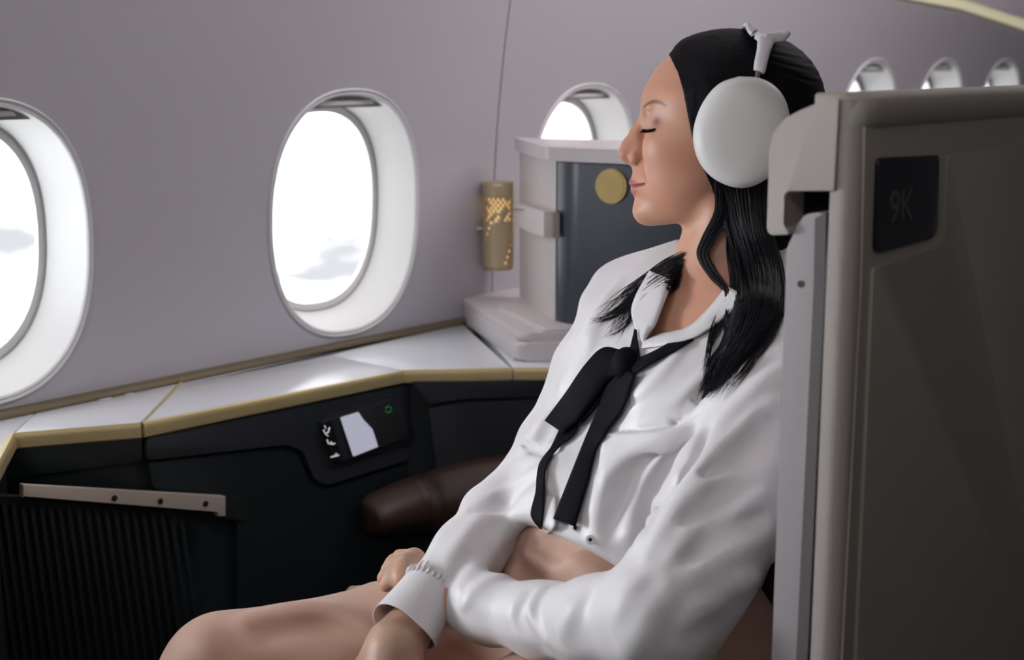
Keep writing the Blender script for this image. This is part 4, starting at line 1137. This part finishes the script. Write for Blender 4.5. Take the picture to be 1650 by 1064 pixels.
# ---------------------------------------------------------------- collar, ribbon bow, cuffs and buttons
def strip(name, L, R, off, m, parent, n=28, k=7, thick=0.0014, crown=0.0, far=1.62, smooth=4, bv=None):
    Ls = spline(L, n); Rs = spline(R, n); D = np.zeros((n, k)); XY = np.zeros((n, k, 2))
    for i in range(n):
        for j in range(k):
            XY[i, j] = Ls[i]+(Rs[i]-Ls[i])*j/(k-1); D[i, j] = hit(*XY[i, j], bv, far)
    D0 = D.copy()
    for _ in range(smooth):
        E_ = np.pad(D, 1, mode='edge'); D = (E_[:-2, 1:-1]+E_[2:, 1:-1]+E_[1:-1, :-2]+E_[1:-1, 2:]+2*D)/6; D = np.minimum(D, D0)
    o_ = np.broadcast_to(off, (n,)) if np.isscalar(off) else np.interp(np.linspace(0, 1, n), np.linspace(0, 1, len(off)), off)
    V = []; F = []
    for i in range(n):
        for j in range(k):
            u = 2*j/(k-1)-1; V.append(P(XY[i, j, 0], XY[i, j, 1], D[i, j]-o_[i]-crown*(1-u*u)))
    for i in range(n-1):
        for j in range(k-1): F.append((i*k+j, i*k+j+1, (i+1)*k+j+1, (i+1)*k+j))
    o = link(name, V, F, m, parent); md = o.modifiers.new('thick', 'SOLIDIFY'); md.thickness = thick; md.offset = 1.0
    return o
strip('collar', [(1046, 436), (1024, 476), (1017, 505), (1028, 541)], [(1086, 452), (1068, 490), (1052, 532), (1037, 555)], [0.003, 0.005, 0.006, 0.004], M['blouse'], blouse, crown=0.003)
strip('collar', [(1037, 553), (1062, 540), (1106, 529), (1138, 503), (1172, 462)], [(1035, 562), (1064, 558), (1114, 547), (1156, 522), (1205, 480)], [0.003, 0.004, 0.004, 0.005, 0.006], M['blouse'], blouse, crown=0.002)
strip('front_flap', [(866, 800), (870, 845), (866, 874)], [(896, 800), (894, 846), (878, 866)], [0.003, 0.010, 0.014], M['blouse'], blouse, thick=0.001)
bow = strip('ribbon_bow', [(1112, 531), (1062, 561), (1014, 583)], [(1117, 547), (1066, 577), (1020, 602)], [0.005, 0.006, 0.008], M['ribbon'], blouse, crown=0.001)
strip('ribbon_tail', [(942, 655), (928, 697), (897, 726), (880, 756), (878, 805), (873, 853)], [(916, 662), (891, 716), (869, 751), (864, 795), (856, 830), (870, 850)], [0.010, 0.008, 0.006, 0.006, 0.008, 0.012], M['ribbon'], bow, n=36, smooth=8)
strip('ribbon_tail', [(990, 590), (962, 660), (940, 712), (916, 772), (891, 836)], [(1024, 602), (1002, 660), (966, 714), (949, 772), (927, 849)], [0.012, 0.011, 0.008, 0.006, 0.010], M['ribbon'], bow, n=36, smooth=8, crown=0.002)
strip('ribbon_loop', [(1008, 566), (972, 560), (942, 588), (910, 634), (877, 678)], [(1012, 598), (988, 610), (962, 640), (932, 676), (907, 698)], [0.012, 0.018, 0.022, 0.020, 0.014], M['ribbon'], bow, n=30, crown=0.006, smooth=8)
strip('ribbon_loop', [(1000, 590), (972, 606), (946, 640), (922, 676)], [(1008, 604), (984, 630), (958, 662), (938, 684)], [0.010, 0.013, 0.014, 0.010], M['ribbon'], bow, n=24, crown=0.004, smooth=8)
strip('ribbon_end', [(1022, 530), (1016, 556), (1010, 578)], [(1025, 531), (1028, 560), (1030, 580)], [0.012, 0.010, 0.010], M['ribbon'], bow, n=12)
def blob(name, c, r, ax, m, parent, seg=20):
    bm = bmesh.new(); bmesh.ops.create_uvsphere(bm, u_segments=seg, v_segments=seg//2+2, radius=1)
    for v in bm.verts: v.co = Vector(np.asarray(c)+sum(v.co[i]*r[i]*np.asarray(ax[i]) for i in range(3)))
    return link_bm(name, bm, m, parent, angle=180)
dk = hit(1008, 588); blob('ribbon_knot', P(1010, 588, dk-0.012), (0.0155, 0.0125, 0.018), (RT, FW, UP), M['ribbon'], bow)
# cuff of the far sleeve: a slightly flared turned band with gathers above it
ca, cb = P(697, 944, 1.418), P(651, 1014, 1.385); cx_ = cb-ca; cl = np.linalg.norm(cx_); cx_ /= cl
cu = RT-(RT@cx_)*cx_; cu /= np.linalg.norm(cu); cv = np.cross(cx_, cu)
V, F = [], []; NA2 = 48
for r_, t_ in ((0.0262, -0.04), (0.0272, 0.02), (0.0285, 0.25), (0.0310, 0.6), (0.0338, 0.95), (0.0342, 1.0), (0.0330, 1.0), (0.0298, 0.6), (0.0268, 0.2)):
    for i in range(NA2):
        a = 2*math.pi*i/NA2; w = r_*(1+0.02*math.sin(3*a+1)*t_); V.append(ca+cx_*cl*(t_+0.05*math.sin(a*2+0.5)*t_)+cu*w*math.cos(a)*1.04+cv*w*math.sin(a)*0.93)
for j in range(8):
    for i in range(NA2): F.append((j*NA2+i, j*NA2+(i+1) % NA2, (j+1)*NA2+(i+1) % NA2, (j+1)*NA2+i))
cuff = link('cuff', V, F, M['blouse'], blouse, angle=40)
# gathers where the sleeve is sewn into the cuff
GV, GF = [], []
for i in range(30):
    a = 2*math.pi*i/30; r1 = 0.0272; p0 = ca+cx_*0.004+cu*r1*math.cos(a)*1.04+cv*r1*math.sin(a)*0.93; p1 = p0-cx_*(0.010+0.004*math.sin(i*5.1))+(cu*math.cos(a)+cv*math.sin(a))*0.0012
    V, F = tube_geo([p0, (p0+p1)/2+(cu*math.cos(a)+cv*math.sin(a))*0.001, p1], [0.0012, 0.0016, 0.0006], 6); b = len(GV); GV += V; GF += [tuple(k+b for k in f) for f in F]
link('cuff_gathers', GV, GF, M['blouse'], cuff)
M['button'] = mat('pearl_button', (0.7, 0.68, 0.66), 0.25)
for x, y in ((951, 870), (927, 851)):
    d0 = hit(x, y); nn = -ray(x, y)/np.linalg.norm(ray(x, y)); c = P(x, y, d0-0.0015); b_ = disc('button', c, nn, 0.0046 if x > 940 else 0.0032, 0.0020, M['button'], blouse, seg=20, bev=0.0006)
    disc('button_eye', c+nn*0.0020, nn, 0.0019, 0.0002, M['gap'], b_, seg=12)

# ---------------------------------------------------------------- headphones
M['hp'] = mat('headphone_white', (0.64, 0.62, 0.60), 0.40, spec=0.4)
M['hp_band'] = mat('headphone_band', (0.62, 0.58, 0.60), 0.4)
M['hp_cush'] = mat('headphone_cushion', (0.42, 0.42, 0.43), 0.9, bump=0.4, bscale=900)
M['hp_steel'] = mat('headphone_steel', (0.5, 0.5, 0.52), 0.2, metal=1.0)
M['hp_mesh'] = mat('headphone_knit', (0.20, 0.19, 0.20), 0.9, bump=0.4, bscale=900)
hp = thing('headphones', 'white over-ear headphones with large oval cups worn by the person', 'headphones')
OUT = [(1188, 128), (1220, 131), (1246, 146), (1262, 172), (1266, 205), (1258, 245), (1240, 278), (1210, 296), (1180, 296), (1148, 280), (1127, 252), (1120, 218), (1126, 186), (1140, 158), (1160, 138)]
def cup(side):
    out = spline(OUT+[OUT[0]], 73)[:-1]; cen = np.array([1193.0, 213.0])
    prof = [(0.80, 122), (0.93, 122), (0.985, 125), (1.0, 131), (1.0, 140), (0.985, 150), (0.95, 158), (0.88, 164), (0.76, 168), (0.6, 170.5), (0.4, 171.8), (0.2, 172.2)]
    V, F = [], []; n = len(out)
    for s, c in prof:
        for q in out: V.append(Q(*(cen+(q-cen)*s), c*side))
    for j in range(len(prof)-1):
        for i in range(n): F.append((j*n+i, j*n+(i+1) % n, (j+1)*n+(i+1) % n, (j+1)*n+i))
    V.append(Q(*cen, 172.4*side)); k = len(V)-1; b = (len(prof)-1)*n
    for i in range(n): F.append((b+i, b+(i+1) % n, k))
    bm = bmesh.new(); vs = [bm.verts.new(tuple(v)) for v in V]
    for f in F: bm.faces.new([vs[i] for i in f])
    ec = link_bm('ear_cup', bm, M['hp'], hp, angle=180)
    prof = [(0.80, 124), (0.94, 123), (0.985, 118), (0.985, 108), (0.94, 101), (0.8, 98), (0.66, 102), (0.62, 112)]
    V, F = [], []
    for s, c in prof:
        for q in out: V.append(Q(*(cen+(q-cen)*s), c*side))
    for j in range(len(prof)-1):
        for i in range(n): F.append((j*n+i, j*n+(i+1) % n, (j+1)*n+(i+1) % n, (j+1)*n+i))
    bm = bmesh.new(); vs = [bm.verts.new(tuple(v)) for v in V]
    for f in F: bm.faces.new([vs[i] for i in f])
    link_bm('ear_cushion', bm, M['hp_cush'], hp, angle=180)
    tube('telescoping_rod', [Q(1215, 136, 132*side), Q(1218, 116, 124*side)], 4.6*HS, M['hp_steel'], hp, 14)
    # flat tapered stem and its Y-shaped fork
    def sec_tube(pts, wx_, wc_, m):
        V, F = [], []; N = 16; pts = np.array(pts, float); T = np.gradient(pts, axis=0)
        for i, p in enumerate(pts):
            t = T[i]/np.linalg.norm(T[i]); a = np.array([1.0, 0, 0]) if abs(t[0]) < 0.8 else np.array([0, 1.0, 0]); a = a-t*(a@t); a /= np.linalg.norm(a); b = np.cross(t, a)
            for k_ in range(N):
                an = 2*math.pi*k_/N; ce, se = math.cos(an), math.sin(an); ce = math.copysign(abs(ce)**0.7, ce); se = math.copysign(abs(se)**0.7, se)
                V.append(Q(*(p+a*ce*wx_[i]+b*se*wc_[i])))
        for i in range(len(pts)-1):
            for k_ in range(N): F.append((i*N+k_, i*N+(k_+1) % N, (i+1)*N+(k_+1) % N, (i+1)*N+k_))
        F.append(tuple(range(N))[::-1]); F.append(tuple((len(pts)-1)*N+k_ for k_ in range(N)))
        bm = bmesh.new(); vs = [bm.verts.new(tuple(v)) for v in V]
        for f in F: bm.faces.new([vs[i] for i in f])
        return link_bm('headband_stem', bm, m, hp, angle=60)
    S = side
    sec_tube([(1218, 121, 126*S), (1219, 119, 125.5*S), (1221, 106, 121*S), (1225, 88, 113*S), (1228, 74, 104*S), (1229, 66, 99*S)], [8.0, 9.4, 10.0, 10.5, 13, 15], [5, 6, 6, 6, 6, 5], M['hp_band'])
    f1 = spline([(1229, 70, 101*S), (1216, 64, 97*S), (1205, 56, 91*S), (1200, 46, 84*S)], 9)
    f2 = spline([(1229, 70, 101*S), (1242, 68, 99*S), (1254, 67, 95*S), (1261, 60, 88*S)], 9)
    sec_tube(f1, np.linspace(10, 4.0, 9), np.linspace(6, 4, 9), M['hp_band']); sec_tube(f2, np.linspace(9, 5.5, 9), np.linspace(6, 4.5, 9), M['hp_band'])
cup(1); cup(-1)
for xa, ya, xm, ym, r in ((1200, 48, 1196, 46, 3.6), (1261, 61, 1250, 58, 4.2)):
    c_ = spline([(xa, ya, 85), (xm, ym, 45), (xm, ym-1, 0), (xm, ym, -45), (xa, ya, -85)], 30)
    tube('headband_rail', [Q(*p) for p in c_], r*HS, M['hp_band'], hp, 12)
V, F = [], []
A_ = spline([(1200, 52, 80), (1196, 49, 45), (1196, 48, 0), (1196, 49, -45), (1200, 52, -80)], 24); B_ = spline([(1258, 66, 80), (1250, 61, 45), (1250, 60, 0), (1250, 61, -45), (1258, 66, -80)], 24)
for i in range(24):
    for j in range(9): 
        t = j/8; p = A_[i]*(1-t)+B_[i]*t; V.append(Q(p[0], p[1]+2.0*math.sin(t*math.pi), p[2]))
for i in range(23):
    for j in range(8): F.append((i*9+j, i*9+j+1, (i+1)*9+j+1, (i+1)*9+j))
o = link('headband_canopy', V, F, M['hp_mesh'], hp); md = o.modifiers.new('t', 'SOLIDIFY'); md.thickness = 0.0015

# seat back and cushion
bc = P(1180, 640, 1.55)
def slab(name, c, ax, r, m, bev):
    bm = bmesh.new(); bmesh.ops.create_cube(bm, size=2)
    for v in bm.verts: v.co = Vector(np.asarray(c)+sum(v.co[i]*r[i]*np.asarray(ax[i]) for i in range(3)))
    bmesh.ops.bevel(bm, geom=list(bm.edges), offset=bev, segments=4, profile=0.6, affect='EDGES'); return link_bm(name, bm, m, seat)

slab('backrest', (SF+SN)/2-TT*0.20-TF*0.172-TL*0.045, TAX, (0.165, 0.05, 0.36), M['cush'], 0.03)
_sx = (HIPR-KNEER)+(HIPL-KNEEL); _sx[2] = 0; _sx /= np.linalg.norm(_sx); _sy = np.cross(Z3, _sx)
slab('seat_cushion', (HIPR+HIPL)/2-_sx*0.10-Z3*0.20, (_sx, _sy, Z3), (0.24, 0.20, 0.06), M['cush'], 0.03)
